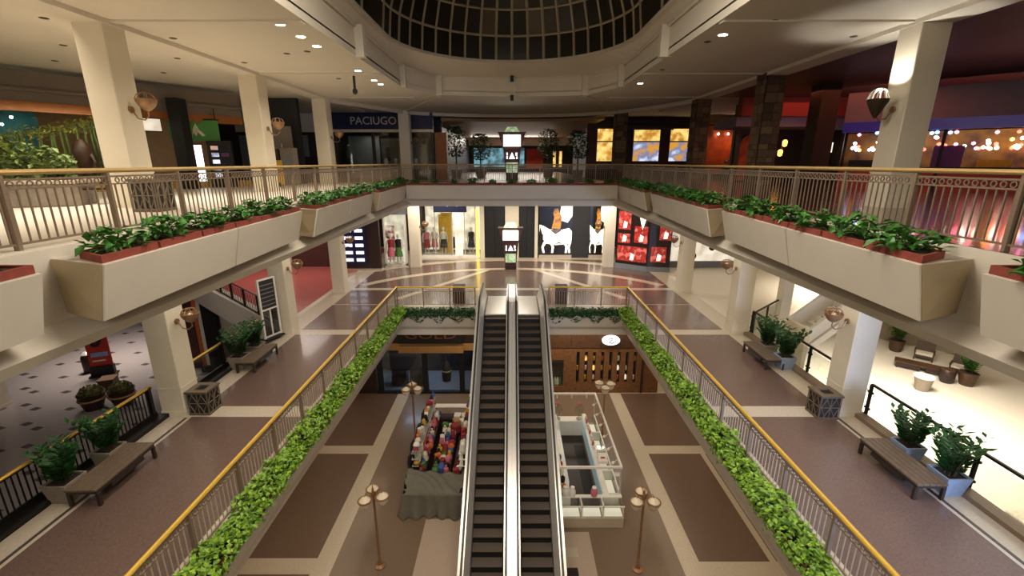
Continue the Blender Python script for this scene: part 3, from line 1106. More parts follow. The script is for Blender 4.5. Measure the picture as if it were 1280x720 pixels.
def tall_leaves(seed, n=36, h=.85, m='leafdark', lean=.5, wid=.1):
    """upright shoots with paired leaves"""
    q = random.Random(seed)
    mb = MB()
    for _ in range(n):
        a = q.uniform(0, 6.283)
        rr = q.uniform(0, .17)
        base = Vector((rr * math.cos(a), rr * math.sin(a), 0))
        a2 = a + q.uniform(-.6, .6)
        hh = h * q.uniform(.6, 1.1)
        tip = base + Vector((math.cos(a2), math.sin(a2), 0)) * lean * q.uniform(.3, 1.1) * hh + Vector((0, 0, hh))
        ctl = base + Vector((math.cos(a2) * .05, math.sin(a2) * .05, hh * .6))
        m_ = 7
        for k in range(1, m_ + 1):
            u = k / m_
            p = base * (1 - u) ** 2 + ctl * 2 * u * (1 - u) + tip * u * u
            for sg in (-1, 1):
                d = Vector((math.cos(a2 + sg * 1.2 + q.uniform(-.4, .4)), math.sin(a2 + sg * 1.2), .55)).normalized()
                Lf = .2 * q.uniform(.7, 1.2)
                sd = d.cross(Vector((0, 0, 1))).normalized()
                w = wid * .5
                up = sd.cross(d)
                mb.add([p, p + d * Lf * .5 + sd * w + up * .01, p + d * Lf, p + d * Lf * .5 - sd * w + up * .01], [(0, 1, 2), (0, 2, 3)])
    return mb.mesh('foliage', m)


def stems(seed, h=.6):
    q = random.Random(seed)
    mb = MB()
    for _ in range(9):
        a = q.uniform(0, 6.283)
        mb.tube([(0.1 * math.cos(a), .1 * math.sin(a), 0), (.15 * math.cos(a), .15 * math.sin(a), h * .5), (.26 * math.cos(a), .26 * math.sin(a), h)], [.014, .01, .005], 4)
    return mb.mesh('stems', 'stem')


fol = [tall_leaves(s) for s in (31, 32, 33)]
stm = stems(5)
pot_prof = [(-.2, -.2), (.2, -.2), (.2, .2), (-.2, .2)]


def potted(label, x, y, z, m='stonepot', k=0, sc=1., rz=0., f=None, potshape='square', w=.29, h=.52, fs=1.):
    t = thing('potted_plant', label, 'plant', (x, y, z), rz)
    if potshape == 'square':
        a, b = w * .72, w
        lo = [(-a, -a), (a, -a), (a, a), (-a, a)]
        hi = [(-b, -b), (b, -b), (b, b), (-b, b)]
        c = b - .035
        inn = [(-c, -c), (c, -c), (c, c), (-c, c)]
        vs = [(x_, y_, 0) for x_, y_ in lo] + [(x_, y_, h) for x_, y_ in hi] + [(x_, y_, h) for x_, y_ in inn] + [(x_, y_, h - .07) for x_, y_ in inn]
        fs_ = [(3, 2, 1, 0)]
        for e in range(4):
            g = (e + 1) % 4
            fs_ += [(e, g, 4 + g, 4 + e), (4 + e, 4 + g, 8 + g, 8 + e), (8 + e, 8 + g, 12 + g, 12 + e)]
        MB().add(vs, fs_).obj('pot', m, t)
        MB().loft(inn, h - .09, None, h - .05).obj('soil', 'soil', t)
    else:
        MB().lathe([(w * .7, 0), (w * .85, h * .3), (w, h * .9), (w * 1.06, h), (w * .95, h), (w * .92, h - .06), (0.01, h - .06)], 18).obj('pot', m, t, smooth=True)
        MB().lathe([(w * .9, h - .08), (w * .9, h - .04)], 18).obj('soil', 'soil', t)
    put(f or fol[k % 3], 'foliage', t, (0, 0, h - .05), (0, 0, k), (fs,) * 3)
    put(stm, 'stems', t, (0, 0, h - .05), scale=(fs,) * 3)
    return t


F0 = L2 + .006
potted('leafy plant in a square stone pot at the near end of the near left bench', -10.42, 8.95, L2, k=0, fs=1.0, w=.29)
potted('leafy plant in a square stone pot behind the near left bench', -10.42, 10.15, L2, k=1, fs=1.0, w=.27)
potted('leafy plant in a blue-lit pot at the near end of the near right bench', 10.4, 9.2, L2, 'bluelitpot', k=2, fs=1.05, w=.29)
potted('leafy plant in a blue-lit pot behind the near right bench', 10.4, 10.35, L2, 'bluelitpot', k=0, fs=1.0, w=.27)
potted('dark leafy plant in a stone pot behind the far left bench', -10.42, 15.95, L2, k=2, fs=1.1)
potted('dark leafy plant in a stone pot at the far end of the far left bench', -10.42, 17.05, L2, k=0, fs=1.1)
potted('green leafy plant in a blue-lit pot at the near end of the far right bench', 10.42, 15.95, L2, 'bluelitpot', k=1, fs=1.15)
potted('dark leafy plant in a stone pot behind the far right bench', 10.42, 17.15, L2, k=2, fs=1.1)


def lattice_bin(label, x, y, z, rz=0., m='lattice'):
    t = thing('lattice_bin', label, 'bin', (x, y, z), rz, 'lattice litter bins')
    bx(-.29, .29, -.29, .29, .04, .74).obj('liner', 'charcoal', t)
    bx(-.32, .32, -.32, .32, 0, .05).obj('base', m, t)
    mb = MB().box(-.34, .34, -.34, -.16, .74, .8).box(-.34, .34, .16, .34, .74, .8).box(-.34, -.16, -.16, .16, .74, .8).box(.16, .34, -.16, .16, .74, .8)
    mb.obj('top_rim', m, t)
    bx(-.16, .16, -.16, .16, .7, .745).obj('opening', 'black', t)
    for k in range(4):
        mb = MB()
        for sg in (-1, 1):
            for q in range(5):
                x0 = -.56 + q * .28
                xa_, xb_ = max(-.3, min(.3, x0 - .2 * sg * 0)), 0
                p0, p1 = Vector((x0 - sg * .17, -.31, .06)), Vector((x0 + sg * .17, -.31, .74))
                # clip to the face
                pts = []
                for u in [i / 12 for i in range(13)]:
                    p = p0.lerp(p1, u)
                    if abs(p.x) <= .29:
                        pts.append(p)
                if len(pts) > 1:
                    mb.rod(pts[0], pts[-1], .014, 4)
        for z_ in (.06, .4, .73):
            mb.rod((-.3, -.31, z_), (.3, -.31, z_), .016, 4)
        for x_ in (-.3, 0, .3):
            mb.rod((x_, -.31, .05), (x_, -.31, .75), .016, 4)
        mb.obj('lattice_screen', m, t, rot=(0, 0, R(90 * k)))
    return t


lattice_bin('bronze lattice litter bin at the foot of the left column, middle gallery', -9.72, 12.85, F0)
lattice_bin('bronze lattice litter bin at the foot of the right column, middle gallery', 9.68, 12.6, F0)
lattice_bin('bronze lattice litter bin in front of the left column, top gallery', -9.1, 11.7, L3 + .006)


def dark_bin(label, x, y):
    t = thing('litter_bin', label, 'bin', (x, y, F0), 0, 'dark litter bins by the far railing')
    bx(-.3, .3, -.26, .26, 0, .06).obj('base', 'black', t)
    bx(-.32, .32, -.28, .28, .06, .95).obj('body', 'espresso', t, bevel=.015)
    bx(-.34, .34, -.3, .3, .95, 1.02).obj('lid', 'charcoal', t, bevel=.015)
    for k in range(4):
        bx(-.24 + k * .13, -.16 + k * .13, -.3, -.28, .14, .88).obj('front_slat', 'walnut', t)
    return t


dark_bin('dark litter bin behind the far railing, left of the escalators', -2.95, 24.3)
dark_bin('dark litter bin behind the far railing, right of the escalators', 2.75, 24.3)


# ---------------------------------------------------------------- sconces: a copper bowl on a curled arm
M['sconcedark'] = pm('dark_bronze_sconce', '#3f3022', .45, .3, nscale=12, namt=.15)


def sconce(label, x, y, z, s, lit=False):
    """fixed to the side of a column facing the opening; s is the outward direction along x"""
    t = thing('wall_sconce', label, 'lamp', (x, y, z), 0 if s > 0 else math.pi, 'bowl sconces on the columns')
    MB().rod((0, 0, 0), (.05, 0, 0), .085, 12).obj('backplate', 'sconce', t)
    MB().tube([(.04, 0, 0), (.16, 0, -.22), (.34, 0, -.26), (.46, 0, -.16), (.46, 0, -.02)], .018, 6).obj('arm', 'sconce', t)
    MB().lathe([(.02, -.22 if lit else -.04), (.1, -.1 if lit else .0), (.19, .09), (.24, .19), (.25, .26), (.225, .26), (.21, .19), (.15, .1), (.02, .04)], 16, (.46, 0, 0)).obj('bowl', 'sconcedark' if lit else 'sconce', t, smooth=True)
    mb = MB()
    for k in range(4):
        a = math.pi * k / 4
        mb.tube([(.46 + .24 * math.cos(a) * c, .24 * math.sin(a) * c, .26 + (.26 if lit else .16) * math.sqrt(max(0, 1 - c * c))) for c in [-1 + 2 * i / 8 for i in range(9)]], .02 if lit else .012, 5)
    mb.obj('cage', 'white' if lit else 'sconce', t)  # lamplight on the lit sconce's cage put into its white colour
    MB().lathe([(.02, .08), (.07, .11), (.08, .18), (.05, .25), (.02, .27)], 10, (.46, 0, 0)).obj('bulb', 'lamp' if lit else 'opal', t, smooth=True)
    return t


zs2 = L2 + 3.0
for s, side in ((-1, 'left'), (1, 'right')):
    for k, nm in ((1, 'near'), (2, 'second'), (3, 'third')):
        sconce('unlit copper bowl sconce on the %s %s column of the middle gallery' % (nm, side), s * 10.1, CY[k], zs2, -s)
    sconce('unlit copper bowl sconce on the far %s column of the middle gallery' % side, s * 6.88, 33.6, zs2, -s)
zs3 = L3 + 2.55
for k, nm in ((1, 'near'), (2, 'second'), (3, 'third')):
    sconce('unlit copper bowl sconce on the %s left column of the top gallery' % nm, -10.13, CY[k], zs3, 1)
sconce('lit bowl sconce with a lamp-whitened cage on the pale right column of the top gallery', 10.13, CY[1], zs3, -1, True)
spot('sconce_light', (9.72, CY[1], zs3 + .4), 380, NEUT, 118, .4, .08, (R(180), 0, 0))
sconce('unlit copper bowl sconce on the far left column of the top gallery', -7.13, 33.6, zs3, 1)


# ---------------------------------------------------------------- information totems
def totem(label, x, y, z):
    t = thing('directory_totem', label, 'sign', (x, y, z), 0, 'directory totems')
    bx(-.42, .42, -.3, .3, 0, .25).obj('base', 'espresso', t)
    MB().loft([(-.4, -.28), (.4, -.28), (.4, .28), (-.4, .28)], .25, [(-.56, -.3), (.56, -.3), (.56, .3), (-.56, .3)], 2.0).obj('body', 'maroon', t)
    MB().loft([(-.58, -.32), (.58, -.32), (.58, .32), (-.58, .32)], 2.0, [(-.86, -.36), (.86, -.36), (.86, .36), (-.86, .36)], 3.0).obj('head', 'maroon', t)
    bx(-.9, .9, -.4, .4, 3.0, 3.08).obj('cornice', 'espresso', t)
    MB().loft([(-.5, -.3), (.5, -.3), (.5, .3), (-.5, .3)], 3.08, [(-.3, -.2), (.3, -.2), (.3, .2), (-.3, .2)], 3.4).obj('crown', 'greenlit', t)
    bx(-.55, .55, -.42, -.35, 2.2, 2.9).obj('screen', 'screen', t)
    f = bx(-.38, .38, -.335, -.3, .55, 1.2).obj('panel', 'greenlit', t)
    bx(-.42, .42, -.34, -.31, 1.24, 1.28).obj('shelf', 'espresso', t)
    mb = MB()
    mb.add([(-.19, -.36, 1.42), (.19, -.36, 1.42), (0, -.36, 1.82), (-.19, -.33, 1.42), (.19, -.33, 1.42), (0, -.33, 1.82)], [(0, 1, 2), (3, 5, 4), (0, 3, 4, 1), (1, 4, 5, 2), (2, 5, 3, 0)])
    mb.box(-.36, -.28, -.36, -.33, 1.42, 1.6).box(-.36, -.28, -.36, -.33, 1.66, 1.8).box(.28, .36, -.36, -.33, 1.42, 1.56).box(.24, .34, -.36, -.33, 1.62, 1.8)
    mb.obj('emblem', 'white_em', t)
    return t


totem('brown directory totem with a white screen in the middle lobby', -.1, 32.7, F0)
totem('brown directory totem with a white screen on the top gallery', 0, 31.0, L3 + .006)


# ---------------------------------------------------------------- far wall of the middle gallery
Z2 = L2
YF = 36.8
struct(bx(-2.6, -2.25, YF - .15, YF + .3, Z2, SOF3).obj('trim_6', 'plaster'))
struct(bx(-.55, .55, YF - .1, YF + .3, Z2, SOF3).obj('trim_7', 'plaster'))
struct(bx(1.85, 2.1, YF - .15, YF + .3, Z2, SOF3).obj('trim_8', 'plaster'))
for nm, a, b in (('door_1', -2.25, -.55), ('door_2', .55, 1.85)):
    d = struct(bx(a, b, YF + .05, YF + .12, Z2, SOF3).obj(nm, 'black'))
    m_ = (a + b) / 2
    bx(a + .04, m_ - .02, YF, YF + .05, Z2 + .05, Z2 + 4.7).obj('door_leaf', 'black', d)
    bx(m_ + .02, b - .04, YF, YF + .05, Z2 + .05, Z2 + 4.7).obj('door_leaf', 'black', d)
struct(bx(-30, 30, 41.8, 42, Z2, SOF3).obj('wall_far', 'espresso'))


def mannequin_mesh(seed):
    q = random.Random(seed)
    mb = MB()
    mb.lathe([(.03, .9), (.16, .92), (.17, 1.0), (.13, 1.12), (.17, 1.32), (.19, 1.42), (.08, 1.48), (.05, 1.52), (.05, 1.56), (.085, 1.62), (.1, 1.7), (.08, 1.78), (.02, 1.81)], 10, sy=.7)
    for s in (-1, 1):
        mb.tube([(s * .09, 0, .95), (s * .1, -.02, .5), (s * .11, .02, .08), (s * .11, -.1, .03)], [.09, .06, .04, .035], 8)
        mb.tube([(s * .19, 0, 1.4), (s * .26, .03, 1.15), (s * .24, -.1 * q.random(), .9), (s * .24, -.12, .8)], [.05, .04, .03, .025], 7)
    return mb


def mannequin(label, x, y, z, rz, top, bottom, seed):
    t = thing('mannequin', label, 'mannequin', (x, y, z), rz)
    t.scale = (1.22, 1.22, 1.22)
    mannequin_mesh(seed).obj('figure', 'skin', t, smooth=True)
    MB().lathe([(.19, .98), (.18, 1.1), (.2, 1.35), (.21, 1.43), (.1, 1.49)], 10, sy=.75).obj('top', top, t, smooth=True)
    MB().lathe([(.26, .42), (.22, .7), (.18, 1.0)], 10, sy=.8).obj('skirt', bottom, t, smooth=True)
    bx(-.22, .22, -.18, .18, -.02, .03).obj('stand', 'steel', t)
    return t


for nm, c in (('pinkcloth', '#c86a78'), ('redcloth', '#8e2a2e'), ('navycloth', '#1d2440'), ('creamcloth', '#d8cdb8'), ('blackcloth', '#161414'), ('yellowcloth', '#c79b2c'), ('greencloth', '#4d7a3a'), ('bluecloth', '#3d5a96'), ('purplecloth', '#6a4478'), ('orangecloth', '#c8692c')):
    M[nm] = pm(nm, c, .8, nscale=8, namt=.15)

sf = thing('storefront', 'bright fashion shop front left of the dark doors, middle lobby', 'shop', (-5, YF, Z2))
bx(-2.55, 2.4, -.05, .1, 4.3, 4.97).obj('header', 'grey', sf)
bx(-1.3, 1.35, -.22, -.05, 3.75, 4.97).obj('sign_board', 'navy', sf)
MB().tube([(-1.05 + .09 * i, -.25, 4.42 + .16 * math.sin(i * 1.7) + .05 * math.sin(i * .6)) for i in range(24)], .06, 6).obj('sign_script', 'white_em', sf)
bx(-2.55, 2.35, -.1, .2, 0, .22).obj('plinth', 'white', sf)
bx(-2.5, 2.3, 2.6, 2.7, .2, 4.3).obj('back_wall', 'winwhite', sf)
for a, b in ((-2.5, -1.35), (-1.25, .1), (1.2, 2.0)):
    bx(a, b, -.02, .0, .22, 4.3).obj('pane', 'glass', sf)
for a in (-2.55, -1.32, .1, 1.1, 2.0):
    bx(a, a + .07, -.06, .06, .22, 4.3).obj('frame', 'steel', sf)
bx(.35, .95, -.1, .3, 0, 4.3).obj('lit_pillar', 'winwhite', sf)
bx(2.1, 2.3, -.12, .05, .1, 4.0).obj('light_strip', 'winyellow', sf)
bx(-.9, .0, .9, .95, .22, 3.6).obj('yellow_panel', 'yellowcloth', sf)
bx(-1.2, -.95, 1.4, 1.45, .22, 3.4).obj('yellow_panel', 'yellowcloth', sf)
area('shop_window_light', (-5, YF + 1.2, Z2 + 4.25), 4, 1.2, 70, NEUT)
mannequin('mannequin in a pink top and red skirt, left end of the fashion window', -7.1, YF + .6, Z2 + .24, .2, 'pinkcloth', 'redcloth', 1)
mannequin('mannequin in white and pink beside the one in a red skirt', -6.5, YF + .9, Z2 + .24, -.3, 'creamcloth', 'pinkcloth', 2)
mannequin('mannequin in cream before the yellow panel of the fashion window', -5.7, YF + .7, Z2 + .24, .1, 'creamcloth', 'blackcloth', 3)
mannequin('mannequin in dark navy clothes by the bright yellow light strip', -3.4, YF + .7, Z2 + .24, 0, 'blackcloth', 'navycloth', 4)
t = thing('clothes_rack', 'round clothes rack behind the fashion shop window', 'rack', (-4.9, YF + 1.5, Z2 + .02))
MB().rod((-.6, 0, 1.5), (.6, 0, 1.5), .02).obj('rail', 'steel', t)
for s in (-1, 1):
    MB().rod((s * .6, 0, 0), (s * .6, 0, 1.5), .02).obj('upright', 'steel', t)
for k in range(8):
    bx(-.5 + k * .13, -.42 + k * .13, -.2, .2, .5, 1.45).obj('garment', ('charcoal', 'creamcloth', 'greencloth', 'navycloth')[k % 4], t)

# white window with a photo poster beyond the dark menu wall
sf = thing('storefront', 'white-framed shop window with a poster, beside the far left column', 'shop', (-8.75, 33.2, Z2))
bx(-1.75, 1.05, .3, .6, 3.9, 4.97).obj('header', 'grey', sf)
bx(-.75, .85, .5, .6, .25, 3.9).obj('back_wall', 'winwhite', sf)
bx(-.8, -.7, .2, .5, .1, 3.9).obj('frame', 'white', sf)
bx(.75, .9, .2, .5, .1, 3.9).obj('frame', 'white', sf)
bx(-.8, .9, .2, .5, .0, .25).obj('plinth', 'white', sf)
bx(-.7, .75, .28, .3, .25, 3.9).obj('pane', 'glass', sf)
mannequin('mannequin in a red print dress in the white-framed window', -9.05, 33.5, Z2 + .28, .3, 'redcloth', 'pinkcloth', 6)
mannequin('mannequin in dark print clothes in the white-framed window', -8.5, 33.5, Z2 + .28, -.2, 'blackcloth', 'greencloth', 7)

# dark wall with a board of backlit menu cards
w = struct(bx(-12.6, -9.55, 32.3, 32.6, Z2 + .12, 9.7).obj('wall_left', 'espresso'))
struct(bx(-12.6, -9.5, 32.2, 32.7, Z2, Z2 + .12).obj('baseboard_left', 'cream'))
M['cardlit'] = em('lit_card', '#eef2ff', 1.5)
mb_ = thing('display_board', 'dark blue display board with two rows of lit white cards', 'sign', (-11.35, 32.28, Z2))
bx(-.95, .85, -.08, 0, .45, 3.3).obj('board', 'navy', mb_)
for c in range(2):
    for r in range(5):
        bx(-.7 + c * .8, -.14 + c * .8, -.11, -.08, .68 + r * .53, .9 + r * .53).obj('card', 'cardlit', mb_)
struct(bx(-16.6, -13.5, 33.4, 33.7, Z2, SOF3).obj('wall_left', 'maroon'))
struct(bx(-16.8, -16.55, 33.2, 33.8, Z2, SOF3).obj('trim_9', 'plaster'))
struct(bx(-26, -16.8, 36, 36.3, Z2, SOF3).obj('wall_left', 'redfloor'))

# poster walls on the right
M['posterwhite'] = em('poster_white', '#fff4e0', 1.7, 3, '#e6dcc6')
M['posterblack'] = em('poster_black', '#120d0a', .15)
M['postergold'] = em('poster_gold', '#c98a3c', .9, 4, '#8a5a28')
M['posterblue'] = em('poster_blue', '#7ea4d8', .9)
M['posterred'] = em('poster_red', '#b4342e', .75, 2.5, '#d86a5e', '#7d1e1c')
M['posterdark'] = em('poster_dark', '#241512', .2)


M['postergrey'] = em('poster_grey', '#6e655a', .7, 3, '#2e2822')


def poly(pts, y=0., d=.012):
    n_ = len(pts)
    return MB().add([(x, y, z) for x, z in pts] + [(x, y - d, z) for x, z in pts],
                    [tuple(range(n_)), tuple(range(2 * n_ - 1, n_ - 1, -1))] + [(i, n_ + i, n_ + (i + 1) % n_, (i + 1) % n_) for i in range(n_)])


def horse_poster(label, x, w, sc, k):
    t = thing('backlit_poster', label, 'poster', (x, YF - .02, Z2))
    bx(-w / 2, w / 2, -.06, .1, .25, 4.9).obj('lightbox', 'posterblack', t)
    c = lambda pts, dx=0: [(max(-w / 2 + .03, min(w / 2 - .03, a * sc * 1.22 + dx)), .4 + (b - .5) * 1.12 if b < 2.6 else b + .15 * (b < 4)) for a, b in pts]
    # white horse, seen from the side
    poly(c([(-.75, 2.0), (-.35, 2.25), (.3, 2.2), (.8, 2.35), (1.08, 2.1), (1.1, 1.6), (.95, 1.25), (.5, 1.15), (.0, 1.1), (-.5, 1.2), (-.75, 1.5)]), -.06).obj('printed_horse', 'posterwhite', t)
    poly(c([(-.8, 1.9), (-.95, 2.5), (-1.1, 2.0), (-1.12, 2.3), (-.98, 2.59), (-.75, 2.5), (-.3, 2.2), (-.45, 1.7)]), -.064).obj('printed_head', 'posterwhite', t)
    for a_, b_ in ((-.62, -.2), (-.3, .12), (.55, .1), (.9, -.12)):
        poly(c([(a_ - .1, 1.35), (a_ + .12, 1.35), (a_ + .1 + b_, .95), (a_ + .1 + b_ * .6, .52), (a_ - .02 + b_ * .6, .52), (a_ - .03 + b_, .95)]), -.064).obj('printed_leg', 'posterwhite', t)
    poly(c([(1.0, 2.1), (1.15, 1.8), (1.14, .9), (1.02, 1.3)]), -.066).obj('printed_tail', 'postergrey', t)
    poly(c([(-.35, 2.2), (.0, 1.9), (.35, 2.15), (.25, 2.3)]), -.075, .008).obj('printed_saddle', 'postergrey', t)
    poly(c([(-.1, 1.1), (.2, 1.22), (.5, 1.15), (.2, 1.34)]), -.075, .008).obj('printed_shadow', 'postergrey', t)
    poly(c([(-.25, 2.3), (-.1, 3.2), (-.2, 3.6), (.15, 3.7), (.35, 3.2), (.3, 2.3)]), -.075).obj('printed_rider', 'postergold', t)
    poly(c([(.2, 3.0), (.3, 4.3), (.9, 4.75), (1.15, 4.8), (1.15, 3.3), (.7, 2.75)]), -.07).obj('printed_sky', 'posterwhite', t)
    poly(c([(-.15, 3.6), (-.1, 4.0), (.08, 4.05), (.18, 3.7)]), -.088).obj('printed_face', 'postergold', t)
    poly(c([(-.75, 4.3), (-.4, 4.25), (-.35, 4.7), (-.7, 4.75)]), -.075).obj('printed_logo', 'posterblue', t)
    bx(-w / 2, w / 2, -.12, .1, 0, .25).obj('plinth', 'cream', t)
    return t


horse_poster('large backlit poster of a rider on a white horse, right of the dark doors', 3.55, 2.7, 1.1, 0)
struct(bx(4.9, 6.3, YF - .02, YF + .2, Z2, SOF3).obj('wall_right', 'charcoal'))
horse_poster('narrow backlit poster of a rider and white horse beside the far right column', 6.95, 1.3, .62, 1)


def red_wall(label, p0, p1, panels):
    dx, dy = p1[0] - p0[0], p1[1] - p0[1]
    L = math.hypot(dx, dy)
    t = thing('poster_wall', label, 'poster', (p0[0], p0[1], Z2), math.atan2(dy, dx))
    bx(0, L, 0, .2, .35, 4.6).obj('wall_panel', 'posterdark', t)
    bx(-.03, L + .03, -.1, .2, 0, .35).obj('plinth', 'grey', t)
    for a, b, z0, z1 in panels:
        bx(a * L, b * L, -.03, 0, z0, z1).obj('red_print', 'posterred', t)
        c = (a + b) / 2 * L
        poly([(c - .12, z0 + .1), (c + .15, z0 + .12), (c + .2, z0 + .5), (c - .05, z0 + .62)], -.03).obj('printed_shape', 'posterwhite', t)
    return t


red_wall('left leaf of the dark wall of red backlit prints', (7.75, 33.3), (9.75, 31.9), [(.05, .42, 2.9, 4.2), (.05, .42, 1.9, 2.6), (.55, .95, 2.0, 3.2), (.05, .95, .6, 1.7)])
t = red_wall('right leaf of the dark wall of red backlit prints', (9.75, 31.9), (11.25, 31.6), [(.45, .95, 2.3, 4.0), (.12, .8, .7, 1.8)])
poly([(-.1, 4.5), (.75, 4.5), (.33, 3.0)], -.05).obj('white_triangle', 'posterwhite', thing('lit_triangle', 'bright white triangle sign on the dark wall of red prints', 'sign', (9.0, 32.2, Z2), -.6))
t = thing('storefront', 'white shop wall with a black leafy pattern beyond the third right column', 'shop', (14.8, 33.2, Z2))
bx(-3.6, 3, 0, .2, .5, 4.9).obj('lit_wall', 'winwhite', t)
bx(-3.6, 3, -.06, .2, 0, .5).obj('plinth', 'grey', t)
q_ = random.Random(3)
for k in range(26):
    cx_, cz_ = q_.uniform(-2.2, 2.4), q_.uniform(.8, 4.2)
    r_ = q_.uniform(.12, .3)
    poly([(cx_ + r_ * math.cos(a) * q_.uniform(.5, 1.2), cz_ + r_ * 1.4 * math.sin(a) * q_.uniform(.6, 1.1)) for a in [6.283 * i / 7 for i in range(7)]]).obj('black_print', 'posterblack', t)
struct(bx(18, 30, 33.2, 33.5, Z2, SOF3).obj('wall_right', 'plaster'))

M['printshape'] = em('print_collage', '#e8dccb', .7, 2.6, '#4a2a28', '#b98a86')
bx(-.66, -.0, .4, .44, .5, 3.1).obj('printed_poster', 'printshape', [o for o in bpy.data.objects if o.get('label', '').startswith('white-framed shop window')][0])


# ---------------------------------------------------------------- lower court: shops under the far gallery
YS = 26.5
t = thing('storefront', 'dark jewellery shop front under the left side of the far gallery', 'shop', (-5.1, YS, L1))
bx(-3.6, 3.4, -.02, .2, 3.45, 5.3).obj('header', 'espresso', t)
bx(-3.6, 3.3, -.1, .1, 3.0, 3.45).obj('tan_band', 'tan', t)
bx(-2.0, 2.05, -.3, -.1, 2.9, 3.35).obj('tan_band', 'tan', t)
bx(-2.0, 2.05, -.34, -.1, 3.55, 4.7).obj('sign_board', 'black', t)
M['signred'] = pm('dull_red_letters', '#6d3a2c', .5, nscale=5)
text('lettering', 'GOLD', .78, 'signred', t, (.05, -.36, 4.12), sx=1.5)
text('lettering', 'JEWELRY', .16, 'grey', t, (.05, -.36, 3.66), sx=1.3) if False else None
for x in (-3.35, -.45, 1.9, 3.2):
    bx(x - .16, x + .16, -.12, .14, 0, 3.0).obj('mullion', 'black', t)
bx(-3.6, 3.4, -.14, .1, 0, .14).obj('plinth', 'black', t)
for a, b in ((-3.2, -.6), (-.3, 1.75), (2.05, 3.05)):
    bx(a, b, 0, .02, .14, 3.0).obj('pane', 'glassdark', t)
bx(-3.6, 3.4, 3.2, 3.3, 0, 3.4).obj('back_wall', 'charcoal', t)
bx(-3.6, 3.4, .2, 3.2, 0, .02).obj('shop_floor', 'grey', t)
for x, h in ((-2.4, 1.0), (-1.2, 1.05)):
    c = thing('display_case', 'dim glass display case in the jewellery window, %s' % ('left' if x < -2 else 'right'), 'display case', (-5.1 + x, YS + 1.2, L1 + .02))
    bx(-.5, .5, -.3, .3, 0, h * .7).obj('cabinet', 'charcoal', c)
    bx(-.48, .48, -.28, .28, h * .7, h).obj('glass_top', 'glassdark', c)
t = thing('cctv_dome', 'dark round tub hanging in the jewellery shop doorway', 'fixture', (-4.15, YS - .25, L1 + .9))
MB().lathe([(.02, 0), (.26, .1), (.3, .5), (.3, 1.0), (.2, 1.3), (.03, 1.5), (.03, 2.05)], 14).obj('body', 'black', t, smooth=True)
MB().lathe([(.31, .78), (.31, .86)], 14).obj('band', 'grey', t)
area('jewellery_light', (-6.6, YS + 1.6, L1 + 3.0), 1.6, 1.0, 170, (.55, .75, 1.0))
area('jewellery_light', (-4.4, YS + 1.6, L1 + 3.0), 1.2, 1.0, 100, (.8, .8, .95))

t = thing('storefront', 'oak-panelled shop front with a row of narrow slot windows, right of the escalators', 'shop', (5.2, YS, L1))
bx(-3.4, 4.2, 0, .25, 3.05, 5.3).obj('header', 'walnut', t)
for k in range(3):
    bx(-3.38 + k * 1.9, -1.5 + k * 1.9, -.03, 0, 3.12, 5.25).obj('header_panel', 'walnut', t)
bx(-3.4, 4.2, -.02, .25, 0, .45).obj('plinth', 'oak', t)
bx(-3.4, -3.0, 0, .25, .45, 3.05).obj('oak_panel', 'oak', t)
bx(-3.0, -1.9, .3, .4, .45, 2.3).obj('window_back', 'black', t)
bx(-3.0, -1.9, 0, .25, 2.3, 3.05).obj('oak_panel', 'oak', t)
bx(-3.0, -1.9, .1, .11, .45, 2.3).obj('pane', 'glass', t)
bx(-1.9, -1.1, 0, .25, .45, 3.05).obj('oak_panel', 'oak', t)
mats = ['black', 'yellowcloth', 'creamcloth', 'amber', 'yellowcloth', 'orangecloth', 'winwhite', 'creamcloth']
for k in range(8):
    x0 = -1.1 + k * .52
    bx(x0, x0 + .2, .28, .34, .7, 2.85).obj('window_back', 'black', t)
    bx(x0 + .2, x0 + .52, 0, .25, .45, 3.05).obj('oak_slat', 'oak', t)
    bx(x0, x0 + .2, 0, .25, .45, .7).obj('sill', 'oak', t)
    bx(x0, x0 + .2, 0, .25, 2.85, 3.05).obj('lintel', 'oak', t)
    for j in range(3):
        q_ = random.Random(k * 5 + j)
        if q_.random() < .8:
            z_ = .85 + j * .66
            MB().lathe([(.03, 0), (.07, .05), (.075, .2 + .15 * q_.random()), (.03, .36)], 8, (x0 + .1, .2, z_)).obj('displayed_jar', mats[(k + j) % 8], t, smooth=True)
bx(3.06, 3.2, -.06, .25, 0, 3.05).obj('door_post', 'espresso', t)
bx(3.2, 4.2, 0, .25, .45, 3.05).obj('oak_panel', 'oak', t)
for k in range(6):
    q_ = random.Random(k)
    mannequin_like = MB().lathe([(.05, 0), (.1, .1), (.08, .4), (.03, .55)], 8)
    tag(mannequin_like.obj('bottle', ('creamcloth', 'white', 'greencloth')[k % 3], None, smooth=True, loc=(2.35 + .15 * k, YS + .2 + .02 * (k % 2), L1 + .45)), 'pale bottle in the dark square window of the oak shop, %s from left' % ('first', 'second', 'third', 'fourth', 'fifth', 'sixth')[k], 'bottle', 'bottles in the dark square window')
area('oak_shop_light', (4.6, YS - 1.2, SOF2 - .06), 5, .4, 170, WARM2)
M['signwhite'] = em('lit_sign_white', '#f4f6ff', 1.1)
s_ = thing('round_sign', 'lit round white sign on the header of the oak shop', 'sign', (6.15, YS - .3, 2.75))
MB().rod((0, .0, 0), (0, .12, 0), .36, 28).obj('disc', 'signwhite', s_).scale = (1.55, 1, .9)
MB().rod((0, .12, 0), (0, .3, 0), .1, 8).obj('bracket', 'espresso', s_)
MB().tube([(-.2, -.03, .06), (-.08, -.03, .17), (.1, -.03, .14), (.0, -.03, 0), (-.14, -.03, -.1), (.05, -.03, -.18), (.22, -.03, -.08)], .035, 6).obj('emblem', 'grey', s_)
